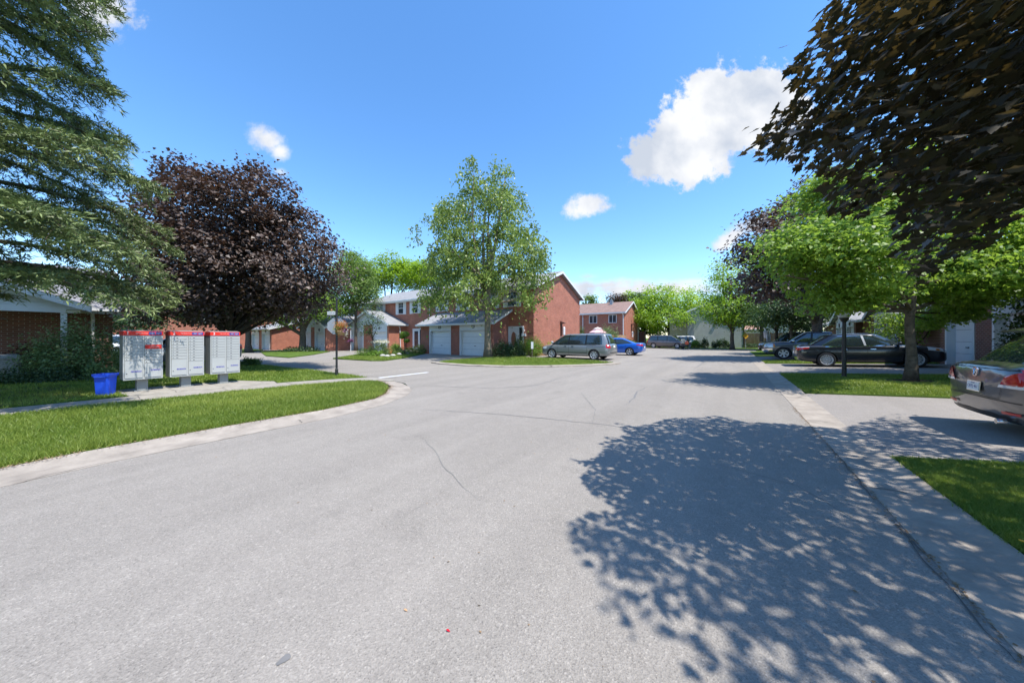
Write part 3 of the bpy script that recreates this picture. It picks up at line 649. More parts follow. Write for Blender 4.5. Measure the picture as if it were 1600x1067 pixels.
def pipe(root, pts, r=.04, mat='white_trim', name='downspout'):
    return MB().tube(pts, [r]*len(pts), 6).build(name, mat, root)
def shed_garage(root, x0, x1, y0, y1, z0, ze, zt, doors, brick, over=(.45, .45), digits=('', ''), xr=None):
    m = MB(); holes = [(a-.13, b+.13, z0, ze) for a, b in doors]
    wall(m, x0, x1, y0, z0-.1, ze, [(a, b, z0-.1, e) for a, b, c, e in holes], .2)
    for x in (x0, x1): m.add([(x, y0, z0-.1), (x, y1, z0-.1), (x, y1, zt), (x, y0, ze)], [(0, 1, 2, 3)])
    m.build('garage_wall', brick, root)
    for (a, b), dg in zip(doors, digits): garage_door(root, a, b, z0, z0+2.06, y0, .0, dg, top=ze-.02)
    sl_ = (zt-ze)/(y1-y0); yo = y0-.38; zo = ze-.38*sl_; a0, a1 = x0-over[0], x1+over[1]; th = .13
    r = MB(); r.add([(a0, yo, zo), (a1, yo, zo), (a1, y1, zt), (a0, y1, zt), (a0, yo, zo+th), (a1, yo, zo+th), (a1, y1, zt+th), (a0, y1, zt+th)], [(0, 1, 2, 3), (4, 5, 6, 7), (0, 1, 5, 4), (1, 2, 6, 5), (0, 3, 7, 4), (2, 3, 7, 6)])
    r.build('garage_roof', 'shingle_grey', root)
    f = MB(); f.box(a0, a1, yo-.04, yo, zo-.06, zo+th-.02); f.box(a0, a1, yo-.13, yo-.04, zo-.01, zo+th-.03)
    for a, s in ((a0, -1), (a1, 1)):
        b0, b1 = sorted((a, a+s*.035)); q = [(yo, zo-.07), (yo, zo+th-.02), (y1, zt+th-.02), (y1, zt-.07)]
        f.add([(b, *p) for b in (b0, b1) for p in q], [(0, 1, 2, 3), (4, 5, 6, 7), (0, 1, 5, 4), (1, 2, 6, 5), (2, 3, 7, 6), (3, 0, 4, 7)])
    f.add([(a0, yo, zo-.03), (a1, yo, zo-.03), (a1, y0, zo-.03), (a0, y0, zo-.03)], [(0, 1, 2, 3)])
    f.build('garage_fascia', 'white_trim', root)
def gable_garage(root, x0, x1, y0, y1, z0, ze, zp, doors, brick, digits=('', ''), face='white_siding', over=.3, rmat='shingle_grey', doorh=2.06):
    m = MB(); wall(m, x0, x1, y0, z0-.1, ze, [(a-.13, b+.13, z0-.1, ze) for a, b in doors], .2)
    for x in (x0, x1): m.add([(x, y0, z0-.1), (x, y1, z0-.1), (x, y1, ze), (x, y0, ze)], [(0, 1, 2, 3)])
    m.build('garage_wall', brick, root)
    for (a, b), dg in zip(doors, digits): garage_door(root, a, b, z0, z0+doorh, y0, 0, dg, top=ze-.01)
    xc = (x0+x1)/2
    MB().prism([(x0-.02, ze), (x1+.02, ze), (xc, zp)], 'y', y0-.035, y0+.05).build('gable_panel', face, root)
    roof2(root, y0, y1, x0-.28, x1+.28, ze-.09, zp+.02, over, rmat, ridge='y', name='garage_roof')
def vents(root, pts):
    for (x, y, z) in pts: MB().box(x-.14, x+.14, y-.14, y+.14, z-.12, z+.16, .03).build('roof_vent', 'sign_alu', root)

def town_b():
    r = empty('townhouse_row', (-25, 21.3, 0), 0, 'long two-storey red brick townhouse row with white shuttered windows and white garages', 'townhouse')
    r0 = bpy.data.objects.new('t', None); ox, oy = -25, 21.3
    def X(x): return x-ox
    def Y(y): return y-oy
    XL, XR, YF, YB, ZE, ZP = -37.4, -12.75, 21.3, 30.5, 5.45, 7.3; YC = (YF+YB)/2
    m = MB(); wall(m, X(XL), X(XR), 0, -.1, ZE); wall(m, X(XL), X(XR), Y(YB), -.1, ZE)
    wallx(m, 0, Y(YB), X(XR), -.1, ZE, (Y(YC), ZP)); wallx(m, 0, Y(YB), X(XL), -.1, ZE, (Y(YC), ZP))
    m.build('wall', 'brick_orange', r)
    # brick quoins at the near corner
    for i in range(10): MB().box(X(XR)-.42, X(XR)+.02, -.02, .2, .3+i*.52, .3+i*.52+.34).build('quoin', 'brick_red', r); MB().box(X(XR)-.3, X(XR)+.02, Y(YB)-.12, Y(YB)+.02, .3+i*.52, .3+i*.52+.34).build('quoin', 'brick_red', r)
    roof2(r, X(XL), X(XR), -.42, Y(YB)+.42, ZE-.08, ZP+.06, .32)
    for px in (575.3, 595, 626.6, 649, 691, 723.5, 767, 800):
        c = xat(px, YF); window(r, X(c)-.48, X(c)+.48, 4.02, 5.32, 0, .40)
    vents(r, [(X(xat(619, 24)), 2.6, 6.45), (X(xat(641, 24)), 2.7, 6.5), (X(-29), 3.8, 7.0)]); pipe(r, [(X(-27), 4.4, 6.9), (X(-27), 4.4, 7.7)], .06, name='vent_pipe')
    # near garage pair, lean-to roof
    shed_garage(r, X(-23.7), X(-15.15), Y(19.15), 0, 0, 2.72, 3.72, [(X(-22.35), X(-19.85)), (X(-18.55), X(-15.75))], 'brick_red', (.2, .35), ('14', '16'))
    # gabled garage pair
    gable_garage(r, X(-36.4), X(-28.7), Y(19.15), 0, 0, 2.85, 4.3, [(X(-35.9), X(-33.5)), (X(-31.5), X(-29.1))], 'brick_orange', ('8', '10'))
    fl = MB(); fl.add([(X(-32.2), -.05, 4.52), (X(-28.2), -.05, 3.1), (X(-28.2), -.25, 3.02), (X(-32.2), -.25, 4.46)], [(0, 1, 2, 3)])
    # front doors
    def door(x0, x1, z0, z1, oval, side=True):
        f = MB(); f.box(x0-.1, x0, -.07, 0, z0, z1+.1); f.box(x1, x1+.08, -.07, 0, z0, z1+.1); f.box(x0, x1, -.07, 0, z1, z1+.1)
        if side: f.box(x1+.40, x1+.50, -.07, 0, z0, z1+.1); f.box(x1+.08, x1+.40, -.07, 0, z1, z1+.1); f.box(x1+.08, x1+.40, -.05, 0, z0, z0+.3)
        fo = f.build('door_frame', 'white_trim', r)
        if side: MB().box(x1+.08, x1+.40, -.03, -.004, z0+.3, z1).build('sidelight', 'glass_house', fo)
        d = MB().box(x0, x1, -.05, -.003, z0, z1).build('front_door', 'garage_white', r)
        if oval:
            MB().prism([((x0+x1)/2+.24*math.cos(a), (z0+z1)/2+.1+.62*math.sin(a)) for a in [i*math.pi/12 for i in range(24)]], 'y', -.064, -.05).build('oval_panel', 'wood_oval', d)
        else: MB().box(x0+.17, x1-.17, -.06, -.05, z0+.25, z1-.15).build('door_glass', 'glass_house', d)
        MB().lathe([(.0, 0), (.035, .01), (.035, .05), (0, .06)], (x1-.08, -.12, z0+.95), 'y', 10).build('handle', 'chrome', d)
    door(X(xat(796, YF)), X(xat(796, YF))+.92, .16, 2.30, True); door(X(xat(646.5, YF)), X(xat(646.5, YF))+.95, .16, 2.30, False)
    MB().box(X(-15.1), X(-13.2), -1.1, 0, -.05, .15).build('doorstep', 'walk', r); MB().box(X(-28.6), X(-25.8), -1.2, 0, -.05, .15).build('doorstep', 'walk', r)
    lx = X(xat(819, YF)); MB().box(lx-.07, lx+.07, -.18, 0, 2.0, 2.1).lathe([(.05, 0), (.09, .05), (.09, .25), (.03, .32)], (lx, -.16, 2.08), 'z', 10).build('wall_lamp', 'white_trim', r)
    MB().box(lx-.2, lx+.2, -.14, 0, 1.6, 1.82, .02).build('letter_box', 'white_trim', r)
    # side wall lamp housing and white cylinder meter on the gable
    gy = Y(yat(876, XR)); z_ = 2.3
    MB().box(X(XR), X(XR)+.16, gy-.10, gy+.10, 1.75, 2.95).prism([(0, 2.95), (.42, 2.82), (.42, 2.76), (0, 2.76)], 'y', gy-.12, gy+.12).xform(Matrix.Identity(4)).build('side_lamp', 'dark_brown', r) if False else None
    s1 = MB().box(X(XR), X(XR)+.14, gy-.09, gy+.09, 1.62, 2.85)
    s1.add([(X(XR)+a, gy+b, c) for (a, c) in ((.0, 2.98), (.46, 2.80), (.46, 2.74), (0, 2.74)) for b in (-.12, .12)], [(0, 2, 4, 6), (1, 7, 5, 3), (0, 1, 3, 2), (2, 3, 5, 4), (4, 5, 7, 6), (6, 7, 1, 0)])
    so_ = s1.build('side_lamp', 'dark_brown', r)
    MB().lathe([(.0, 1.66), (.10, 1.68), (.12, 1.8), (.12, 2.35), (.09, 2.45), (0, 2.47)], (X(XR)+.30, gy+.05, 0), 'z', 14).build('meter', 'white_trim', r)
    pipe(r, [(X(XR)+.03, gy-.02, 0), (X(XR)+.03, gy-.02, 1.7)], .035, name='conduit')
    dx = X(xat(672, YF)); pipe(r, [(dx, -.08, 5.3), (dx, -.08, 3.6)]); dx = X(xat(559, YF)) ; 
    pipe(r, [(X(-28.4), -1.2, 2.75), (X(-28.6), -.9, 2.45), (X(-28.62), -.8, .1)], .045)
    pipe(r, [(X(-23.95), -2.2, 2.5), (X(-23.8), -1.9, 2.25), (X(-23.78), -1.8, .1)], .045)
    return r
town_b()
def town_left():
    r = empty('townhouse_row', (-45, 23, 0), 0, 'brick townhouse partly hidden at the left behind trees, with a gabled white garage', 'townhouse')
    ox, oy = -45, 23
    X = lambda x: x-ox; Y = lambda y: y-oy
    m = MB(); wall(m, X(-60), X(-38.2), 0, -.1, 5.5); wallx(m, 0, 9, X(-38.2), -.1, 5.5, (4.5, 7.3)); wallx(m, 0, 9, X(-60), -.1, 5.5, (4.5, 7.3)); wall(m, X(-60), X(-38.2), 9, -.1, 5.5); m.build('wall', 'brick_red', r)
    roof2(r, X(-60), X(-38.2), -.4, 9.4, 5.42, 7.35, .3)
    for px in (550, 538): c = xat(px, 23); window(r, X(c)-.5, X(c)+.5, 4.0, 5.3, 0, .4)
    gable_garage(r, X(-42.3), X(-36.0), Y(16.4), Y(21.2) if False else 0, -.05, 2.65, 3.95, [(X(-41.9), X(-39.7)), (X(-38.5), X(-36.4))], 'brick_orange', ('4', '6'))
    return r
town_left()
def garage_far():
    r = empty('garage_block', (-48, 14.06, 0), 0, 'low brick garage block with two white doors behind the purple maple', 'garage')
    X = lambda x: x+48; Y = lambda y: y-14.06
    shed_garage(r, X(-50.9), X(-44.1), 0, Y(19.5), -.15, 2.55, 4.1, [(X(-50.6), X(-48.3)), (X(-47.0), X(-44.7))], 'brick_orange', (.3, .3), ('', ''))
    m = MB(); wall(m, X(-62), X(-44.1), Y(19.5), -.1, 5.2); m.build('wall', 'brick_red', r)
    MB().box(X(-44.3), X(-43.9), Y(19.5), Y(19.7), -.1, 4.0).build('brick_pier', 'brick_red', r)
    return r
garage_far()
def house_left():
    r = empty('brick_house', (-21.6, -4, 0), 0, 'single-storey dark brick house with a white-gabled porch behind the spruce', 'house')
    X = lambda x: x+21.6; Y = lambda y: y+4
    m = MB(); m.add([(0, Y(-14), -.1), (0, Y(1.25), -.1), (0, Y(1.25), 2.62), (0, Y(-14), 2.62)], [(0, 1, 2, 3)])
    m.add([(0, Y(1.25), -.1), (-9, Y(1.25), -.1), (-9, Y(1.25), 2.62), (-4.5, Y(1.25), 4.6), (0, Y(1.25), 2.62)], [(0, 1, 2, 3, 4)]); m.add([(-9, Y(-14), -.1), (-9, Y(1.25), -.1), (-9, Y(1.25), 2.62), (-9, Y(-14), 2.62)], [(0, 1, 2, 3)])
    m.build('wall', 'brick_brown', r)
    roof2(r, Y(-14), Y(1.25), -9.4, .4, 2.56, 4.75, .35, 'shingle_dark', ridge='y')
    # porch: gable faces the road (+x)
    xg = X(-19.6); yc = Y(-3.9); hw = 4.5; ze = 2.58; zp = 4.35
    MB().prism([(yc-hw+.25, ze), (yc+hw-.25, ze), (yc, zp-.05)], 'x', xg-.05, xg).build('porch_gable', 'white_siding', r)
    p = MB(); 
    for s in (-1, 1): p.add([(a, yc+s*hw, ze-.04+t) for t in (0, .13) for a in (-1.5, xg+.38)]+[(a, yc, zp+t) for t in (0, .13) for a in (-1.5, xg+.38)], [(0, 1, 5, 4), (2, 3, 7, 6), (0, 1, 3, 2), (1, 5, 7, 3)])
    p.build('porch_roof', 'shingle_dark', r)
    f = MB()
    for s in (-1, 1):
        q = [(yc+s*hw, ze-.16), (yc+s*hw, ze+.07), (yc, zp+.11), (yc, zp-.12)]
        f.add([(b, *t) for b in (xg+.38, xg+.42) for t in q], [(0, 1, 2, 3), (4, 5, 6, 7), (0, 1, 5, 4), (1, 2, 6, 5), (2, 3, 7, 6), (3, 0, 4, 7)])
        f.box(-.3, xg+.38, *sorted((yc+s*hw, yc+s*(hw+.04))), ze-.16, ze+.07)
        f.add([(-.3, yc+s*hw, ze-.1), (xg+.38, yc+s*hw, ze-.1), (xg+.38, yc+s*(hw-.5), ze-.1), (-.3, yc+s*(hw-.5), ze-.1)], [(0, 1, 2, 3)])
    f.box(xg-.12, xg+.02, yc-hw+.2, yc+hw-.2, ze-.20, ze); f.build('porch_trim', 'white_trim', r)
    for y_ in (Y(0.05), Y(-7.8)): MB().box(xg-.12, xg+.02, y_-.07, y_+.07, .1, ze-.2).build('post', 'white_trim', r)
    MB().box(.0, xg+.3, yc-hw, yc+hw, -.02, .10).build('porch_slab', 'walk', r)
    pipe(r, [(.45, Y(.72), 2.5), (.1, Y(.74), 2.25), (.08, Y(.74), .1)], .05)
    return r
house_left()
def house_c():
    r = empty('brick_house', (-14, 45, 0), 0, 'two-storey red brick house with a brown shingle roof behind the blue car', 'house')
    X = lambda x: x+14; Y = lambda y: y-45
    m = MB(); wall(m, X(-34), X(-12.2), 0, -.1, 5.0); wallx(m, 0, 8, X(-12.2), -.1, 5.0, (4, 6.7)); wallx(m, 0, 8, X(-34), -.1, 5, (4, 6.7)); wall(m, X(-34), X(-12.2), 8, -.1, 5); m.build('wall', 'brick_orange', r)
    roof2(r, X(-34), X(-12.2), -.4, 8.4, 4.92, 6.78, .3, 'shingle_brown')
    for a, b in ((920.5, 933), (951, 963.5), (890, 900)):
        x0, x1 = xat(a, 45), xat(b, 45); window(r, X(x0), X(x1), 3.55, 4.75, 0, 0, mull=False)
    vents(r, [(X(xat(915, 48)), 2.6, 6.1), (X(xat(938, 48)), 2.6, 6.1), (X(xat(971, 48)), 2.8, 6.2)]); MB().box(X(xat(955, 48))-.2, X(xat(955, 48))+.2, 2.9, 3.3, 6.2, 7.2).build('roof_vent', 'sign_alu', r)
    dx = X(xat(911, 45)); pipe(r, [(dx, -.08, 4.9), (dx, -.08, .1)], .06); pipe(r, [(X(-12.4), -.3, 4.9), (X(-12.3), -.08, 4.6), (X(-12.3), -.08, .1)], .06); pipe(r, [(X(-12.15), 7.9, 4.9), (X(-12.15), 7.9, .1)], .06)
    gy = Y(yat(986, -12.2)); MB().box(X(-12.2), X(-12.2)+.12, gy-.12, gy+.12, 2.3, 3.5).box(X(-12.2), X(-12.2)+.5, gy-.14, gy+.14, 3.35, 3.5).build('side_lamp', 'dark_brown', r)
    MB().lathe([(0, 1.5), (.1, 1.52), (.12, 2.3), (0, 2.4)], (X(-12.2)+.2, gy, 0), 'z', 10).build('meter', 'white_trim', r)
    MB().box(X(-12.4), X(-11.2), 8.0, 9.0, -.1, 2.4).build('back_step', 'dark_brown', r)
    return r
house_c()
def house_d():
    r = empty('sided_house', (-2, 52.5, 0), R(7), 'large pale grey sided house at the far end of the road', 'house')
    X = lambda x: x+2; Y = lambda y: y-52.5
    x0, x1 = xat(1075, 52.5), xat(1162, 52.5); xc = (x0+x1)/2+.2
    m = MB(); m.add([(X(x0), 0, -.1), (X(x1), 0, -.1), (X(x1), 0, 5.2), (X(xc), 0, 6.6), (X(x0), 0, 5.2)], [(0, 1, 2, 3, 4)]); wallx(m, 0, 12, X(x0), -.1, 5.2); wallx(m, 0, 12, X(x1), -.1, 5.2); m.build('wall', 'grey_siding', r)
    MB().box(X(x0)-.04, X(x0)+.75, -.05, .1, -.1, 5.15).build('corner_board', 'sign_alu', r); MB().box(X(x1)-.04, X(x1)+.12, -.04, .1, -.1, 5.1).build('corner_board', 'dark_metal', r)
    roof2(r, 0, 12, X(x0)-.3, X(x1)+.3, 5.1, 6.66, .3, 'shingle_grey', ridge='y')
    xa = xat(1049, 54); w2 = MB(); wall(w2, X(xa), X(x0), 1.5, -.1, 3.2); wall(w2, X(xa), X(x0), 1.45, 3.2, 4.6); w2.build('side_wing_wall', 'cream_siding', r)
    MB().add([(X(xa)-.3, 1.2, 4.55), (X(x0), 1.2, 4.55), (X(x0), 4.5, 5.6), (X(xa)-.3, 4.5, 5.6)], [(0, 1, 2, 3)]).build('side_wing_roof', 'shingle_grey', r)
    for a, b in ((1053, 1061), (1063, 1068)): window(r, X(xat(a, 54)), X(xat(b, 54)), 2.6, 3.7, 1.42, 0, mull=False)
    MB().box(X(xat(1118, 52.5))-.2, X(xat(1118, 52.5))+.2, -.16, -.02, 3.3, 3.5).build('flood_lamp', 'dark_metal', r)
    return r
house_d()
def house_g():
    r = empty('sided_house', (6, 62, 0), 0, 'cream house with a low red roof seen beyond the dark wooden fence', 'house')
    a, b = xat(1158, 62)-6, xat(1232, 62)-6
    m = MB(); m.add([(a, 0, -.1), (b, 0, -.1), (b, 0, 4.6), ((a+b)/2+1, 0, 7.2), (a, 0, 5.2)], [(0, 1, 2, 3, 4)]); wallx(m, 0, 9, a, -.1, 5.2); wallx(m, 0, 9, b, -.1, 4.6); m.build('wall', 'cream_siding', r)
    c, d = xat(1164, 60)-6, xat(1190, 60)-6
    w2 = MB(); wall(w2, c, d, -2, -.1, 2.7); w2.add([(d, -2, -.1), (d, 0, -.1), (d, 0, 2.7), (d, -2, 2.7)], [(0, 1, 2, 3)]); w2.build('porch_wall', 'cream_siding', r)
    MB().add([(c-.3, -2.4, 2.7), (d+.4, -2.4, 2.7), (d-1.4, -.01, 3.7), (c-.3, -.01, 3.9)], [(0, 1, 2, 3)]).build('porch_roof', 'shingle_red', r)
    MB().box(c-.3, d+.4, -2.45, -2.4, 2.58, 2.74).build('fascia', 'white_trim', r)
    MB().prism([(a-.4, 5.1), ((a+b)/2+1, 7.35), (b+.4, 4.6), (b+.4, 4.72), ((a+b)/2+1, 7.5), (a-.4, 5.25)], 'y', -.3, 9).build('roof', 'shingle_grey', r)
    return r
house_g()
def row_r():
    r = empty('townhouse_row', (8.0, 22, 0), R(-90), 'brick garage and townhouse row with white gabled garage fronts along the right side', 'townhouse')
    # local x' = -(u-22), y' = x-8 ; front faces -y' (towards the road)
    X = lambda u: -(u-22); z0 = zr(8.0)
    def pair(u0, u1, d, dg, zp=1.35):                    # u0<u1
        gable_garage(r, X(u1), X(u0), -.0, 3.0, z0, z0+2.55, z0+2.55+zp, [(X(b), X(a)) for a, b in d][::-1], 'brick_brown', dg, over=.35, doorh=2.05)
    pair(17.0, 23.3, [(17.35, 19.6), (20.9, 22.7)], ('', '')); pair(27.4, 32.0, [(27.8, 29.2), (29.9, 31.2)], ('0', ''), 1.2); pair(35.2, 41.0, [(35.7, 37.4), (38.6, 40.4)], ('1', '3'))
    m = MB()
    for a, b in ((32.0, 35.2), (23.3, 27.4), (41, 47)): wall(m, X(b), X(a), .35, z0-.1, z0+2.5)
    wall(m, X(50), X(6), 3.0, z0-.1, z0+5.4); wallx(m, 3.0, 12, X(6), z0-.1, z0+5.4, (7.5, z0+7.3)); wallx(m, 3.0, 12, X(50), z0-.1, z0+5.4, (7.5, z0+7.3)); m.build('wall', 'brick_brown', r)
    for a, b in ((32.3, 34.9), (23.6, 27.1), (41.3, 47)):
        ro = MB(); ro.add([(X(b), -.1, z0+2.42), (X(a), -.1, z0+2.42), (X(a), 3.0, z0+3.75), (X(b), 3.0, z0+3.75), (X(b), -.1, z0+2.54), (X(a), -.1, z0+2.54), (X(a), 3.0, z0+3.87), (X(b), 3.0, z0+3.87)], [(0, 1, 2, 3), (4, 5, 6, 7), (0, 1, 5, 4)])
        ro.build('lean_roof', 'shingle_grey', r)
    for a, b in ((32.3, 34.9), (23.6, 27.1), (41.3, 47)): MB().box(X(b), X(a), -.2, -.1, z0+2.36, z0+2.53).build('eavestrough', 'white_trim', r)
    roof2(r, X(50), X(6), 2.6, 12.4, z0+5.3, z0+7.35, .3)
    for u in (9, 12, 19, 21.5, 28, 30.5, 37, 39.5, 45): window(r, X(u)-.5, X(u)+.5, z0+4.0, z0+5.2, 3.0, .4)
    return r
row_r()
def rear_row():                                          # distant roofs behind the left side
    r = empty('townhouse_row', (-62, 10, 0), R(90), 'distant brick row glimpsed under the branches behind the mailboxes', 'townhouse')
    m = MB(); wall(m, -14, 16, -8, -.1, 5.2); wallx(m, -8, 0, 16, -.1, 5.2, (-4, 7)); m.build('wall', 'brick_orange', r); roof2(r, -14, 16, -8.4, .4, 5.1, 7, .3)
    for x in (-10, -6, -1, 3, 8, 12): window(r, x, x+1, 3.4, 4.8, -8, .35)
    return r
rear_row()
# ---------------------------------------------------------------- fences
def fence(label, pts, z0, h, mat, post_mat=None):
    r = empty('fence', (pts[0][0], pts[0][1], z0), 0, label, 'fence'); ox, oy = pts[0]
    for (a, b) in zip(pts, pts[1:]):
        L_ = math.hypot(b[0]-a[0], b[1]-a[1]); d = ((b[0]-a[0])/L_, (b[1]-a[1])/L_); n_ = int(L_/.155); m = MB()
        for i in range(n_):
            s = i*.155; hh = h+random.uniform(-.012, .012); p = (a[0]-ox+d[0]*s, a[1]-oy+d[1]*s); q = (p[0]+d[0]*.14, p[1]+d[1]*.14); w_ = (-d[1]*.012, d[0]*.012)
            m.add([(p[0]-w_[0], p[1]-w_[1], 0), (q[0]-w_[0], q[1]-w_[1], 0), (q[0]+w_[0], q[1]+w_[1], 0), (p[0]+w_[0], p[1]+w_[1], 0), (p[0]-w_[0], p[1]-w_[1], hh), (q[0]-w_[0], q[1]-w_[1], hh), (q[0]+w_[0], q[1]+w_[1], hh), (p[0]+w_[0], p[1]+w_[1], hh)],
                  [(0, 1, 5, 4), (1, 2, 6, 5), (2, 3, 7, 6), (3, 0, 4, 7), (4, 5, 6, 7)])
        m.build('board_panel', mat, r)
        k = max(1, int(L_/2.4))
        for i in range(k+1):
            p = (a[0]-ox+d[0]*L_*i/k, a[1]-oy+d[1]*L_*i/k); MB().box(p[0]-.06, p[0]+.06, p[1]-.075, p[1]+.045, -.1, h+.06).build('post', mat, r)
    return r
fence('pale wooden board fence between the two red brick houses', [(-26, 36), (-11.7, 36), (-11.9, 44.8)], .04, 1.75, 'fence_woodu')
fence('dark brown wooden board fence behind the yellow diamond sign', [(xat(1164, 56), 56), (xat(1200, 56), 56)], .05, 2.0, 'fence_dark')
fence('long dark wooden fence behind the trees and cars at the right', [(xat(1204, 50), 50), (30, 50)], .3, 1.75, 'fence_dark')
# ---------------------------------------------------------------- vehicles (local frame: +x forward, z up, origin on the ground under the middle)
def lerp_table(T, x):
    for a, b in zip(T, T[1:]):
        if x <= b[0]:
            t = 0 if b[0] == a[0] else (x-a[0])/(b[0]-a[0]); t = min(max(t, 0), 1); return [p+(q-p)*t for p, q in zip(a[1:], b[1:])]
    return list(T[-1][1:])
def evalmesh(o):
    dg = bpy.context.evaluated_depsgraph_get(); return bpy.data.meshes.new_from_object(o.evaluated_get(dg))
def wheel(root, x, y, r, wd, spokes=7, out=1, rimr=None, style='alloy'):
    rimr = rimr or r*.68; h = wd/2; y0 = y
    t = MB().lathe([(rimr*.98, -h*.8), (rimr*1.05, -h), (r*.93, -h), (r, -h*.72), (r, h*.72), (r*.93, h), (rimr*1.05, h), (rimr*.98, h*.8), (rimr*.98, -h*.8)], (x, y0, r), 'y', 28)
    wo = t.build('wheel', 'rubber', root, smooth=True)
    o = out; f = h*.62*o
    b = MB().lathe([(0, f*.2), (rimr, f*.21)], (x, y0, r), 'y', 24); b.build('rim_back', 'well', wo)
    m = MB().lathe([(rimr*.90, f*1.2), (rimr*.93, f*1.45), (rimr*1.01, f*1.5), (rimr*1.0, f*.2), (rimr*.90, f*.3), (rimr*.90, f*1.2)], (x, y0, r), 'y', 28)
    m.lathe([(0, f*1.3), (rimr*.2, f*1.25), (rimr*.24, f*.9), (rimr*.2, f*.3)], (x, y0, r), 'y', 14)
    for k in range(spokes):
        a = 2*math.pi*k/spokes+.3; d = (math.cos(a), math.sin(a)); s = (-d[1], d[0])
        subs = ((-.07, -.14), (.07, .14)) if style == 'twin' else ((0, 0),)
        for (i0, i1) in subs:
            wi, wo_ = (.075, .055) if style == 'twin' else (.12, .15 if style != 'steel' else .22)
            P = lambda rr, off, yy: (x+(d[0]*rr+s[0]*off)*rimr, y0+yy, r+(d[1]*rr+s[1]*off)*rimr)
            q = [(.15, i0-wi), (.15, i0+wi), (.95, i1+wo_), (.95, i1-wo_)]
            m.add([P(rr, of, f*1.15) for rr, of in q]+[P(rr, of, f*.55) for rr, of in q], [(0, 1, 2, 3), (0, 1, 5, 4), (1, 2, 6, 5), (2, 3, 7, 6), (3, 0, 4, 7)])
    m.build('rim', 'rim', wo)
    return wo
def car(label, cat, name, loc, rz_, sp):
    root = empty(name, loc, rz_, label, cat); L_, W_ = sp['L'], sp['W']; T = sp['body']; mat = 'paint_'+sp['paint']
    nst = 26; xs_ = [-L_/2+L_*(.5-.5*math.cos(math.pi*(i/(nst-1))))*1.0 for i in range(nst)]
    # mix of even and end-clustered stations
    xs_ = sorted(set([round(.35*a+.65*(-L_/2+L_*i/(nst-1)), 4) for i, a in enumerate(xs_)]))
    vs = []; nsec = None
    for x in xs_:
        zb, zm, zs, zt, wf = lerp_table(T, x); w_ = W_/2*wf
        sec = [(0, zb), (w_*.72, zb), (w_*.93, zb+.03), (w_*.985, zb+.13), (w_*1.0, zm), (w_*.995, (zm+zs)/2), (w_*.965, zs), (w_*.90, zs+(zt-zs)*.55), (w_*.72, zt-.012), (w_*.4, zt+.006), (0, zt+.012)]
        full = sec+[(-a, b) for a, b in sec[-2:0:-1]]; nsec = len(full); vs += [(x, a, b) for a, b in full]
    fs = [(i*nsec+k, i*nsec+(k+1) % nsec, (i+1)*nsec+(k+1) % nsec, (i+1)*nsec+k) for i in range(len(xs_)-1) for k in range(nsec)]
    fs += [tuple(range(nsec)), tuple((len(xs_)-1)*nsec+k for k in range(nsec))]
    tmp = MB().add(vs, fs).build('tmp', mat, None, smooth=True)
    tmp.data.materials.append(MAT['well'])
    ss = tmp.modifiers.new('s', 'SUBSURF'); ss.levels = 1; ss.render_levels = 1
    r = sp['wr']; cut = MB()
    for x in sp['wheels']:
        for s in (-1, 1): cut.lathe([(0, 0), (r*1.13, 0), (r*1.13, .34), (0, .34)], (x, s*(W_/2+.05)-(.34 if s > 0 else 0), r*.99), 'y', 32)
    co = cut.build('cut', 'well', None)
    bo = tmp.modifiers.new('b', 'BOOLEAN'); bo.object = co; bo.operation = 'DIFFERENCE'; bo.solver = 'EXACT'
    try: bo.material_mode = 'TRANSFER'
    except Exception: pass
    bpy.context.view_layer.update()
    me = evalmesh(tmp); me.name = 'body'
    bpy.data.objects.remove(tmp); bpy.data.objects.remove(co)
    body = bpy.data.objects.new('body', me); C.objects.link(body); body.parent = root
    for p in me.polygons: p.use_smooth = True
    bm = bmesh.new(); bm.from_mesh(me); bvh = BVHTree.FromBMesh(bm)
    for e in bm.edges:
        if len(e.link_faces) == 2 and e.calc_face_angle(0) > R(38): e.smooth = False
    bm.to_mesh(me); bm.free()
    # cabin
    c = sp['cab']; zb, zt_ = c['zb'], c['zt']; nexp = c.get('n', 6)
    def prof(t):                                       # xf, xr, halfwidth
        xf = c['f0']+(c['f1']-c['f0'])*t; xr = c['r0']+(c['r1']-c['r0'])*t
        bul = c.get('bul', .03)*math.sin(math.pi*t); return xf+bul, xr-bul, c['w0']+(c['w1']-c['w0'])*t+.02*math.sin(math.pi*t)
    def fp(t, n=44, k=1.0, dx=0):
        xf, xr, w_ = prof(t); xc, a = (xf+xr)/2, (xf-xr)/2; o = []
        for i in range(n):
            th = 2*math.pi*(i+.5)/n; ct, st_ = math.cos(th), math.sin(th)
            o.append((xc+a*k*math.copysign(abs(ct)**(2/nexp), ct), w_*k*math.copysign(abs(st_)**(2/nexp), st_)))
        return o
    n = 44; lv = [0, .2, .4, .6, .8, .92]
    vs = [(x, y, zb+(zt_-zb)*t) for t in lv for x, y in fp(t)]; fs = [(i*n+k, i*n+(k+1) % n, (i+1)*n+(k+1) % n, (i+1)*n+k) for i in range(len(lv)-1) for k in range(n)]
    MB().add(vs, fs).build('window_glass', 'car_glass', root, smooth=True)
    rl = [(.90, 1.012, 0), (.955, 1.006, 0), (1.0, .975, .002), (1.0, .90, .022), (1.0, .72, .038), (1.0, .4, .05), (1.0, .02, .055)]
    vs = []
    for t, k, dz in rl: vs += [(x, y, zb+(zt_-zb)*t+dz) for x, y in fp(min(t, 1), n, k)]
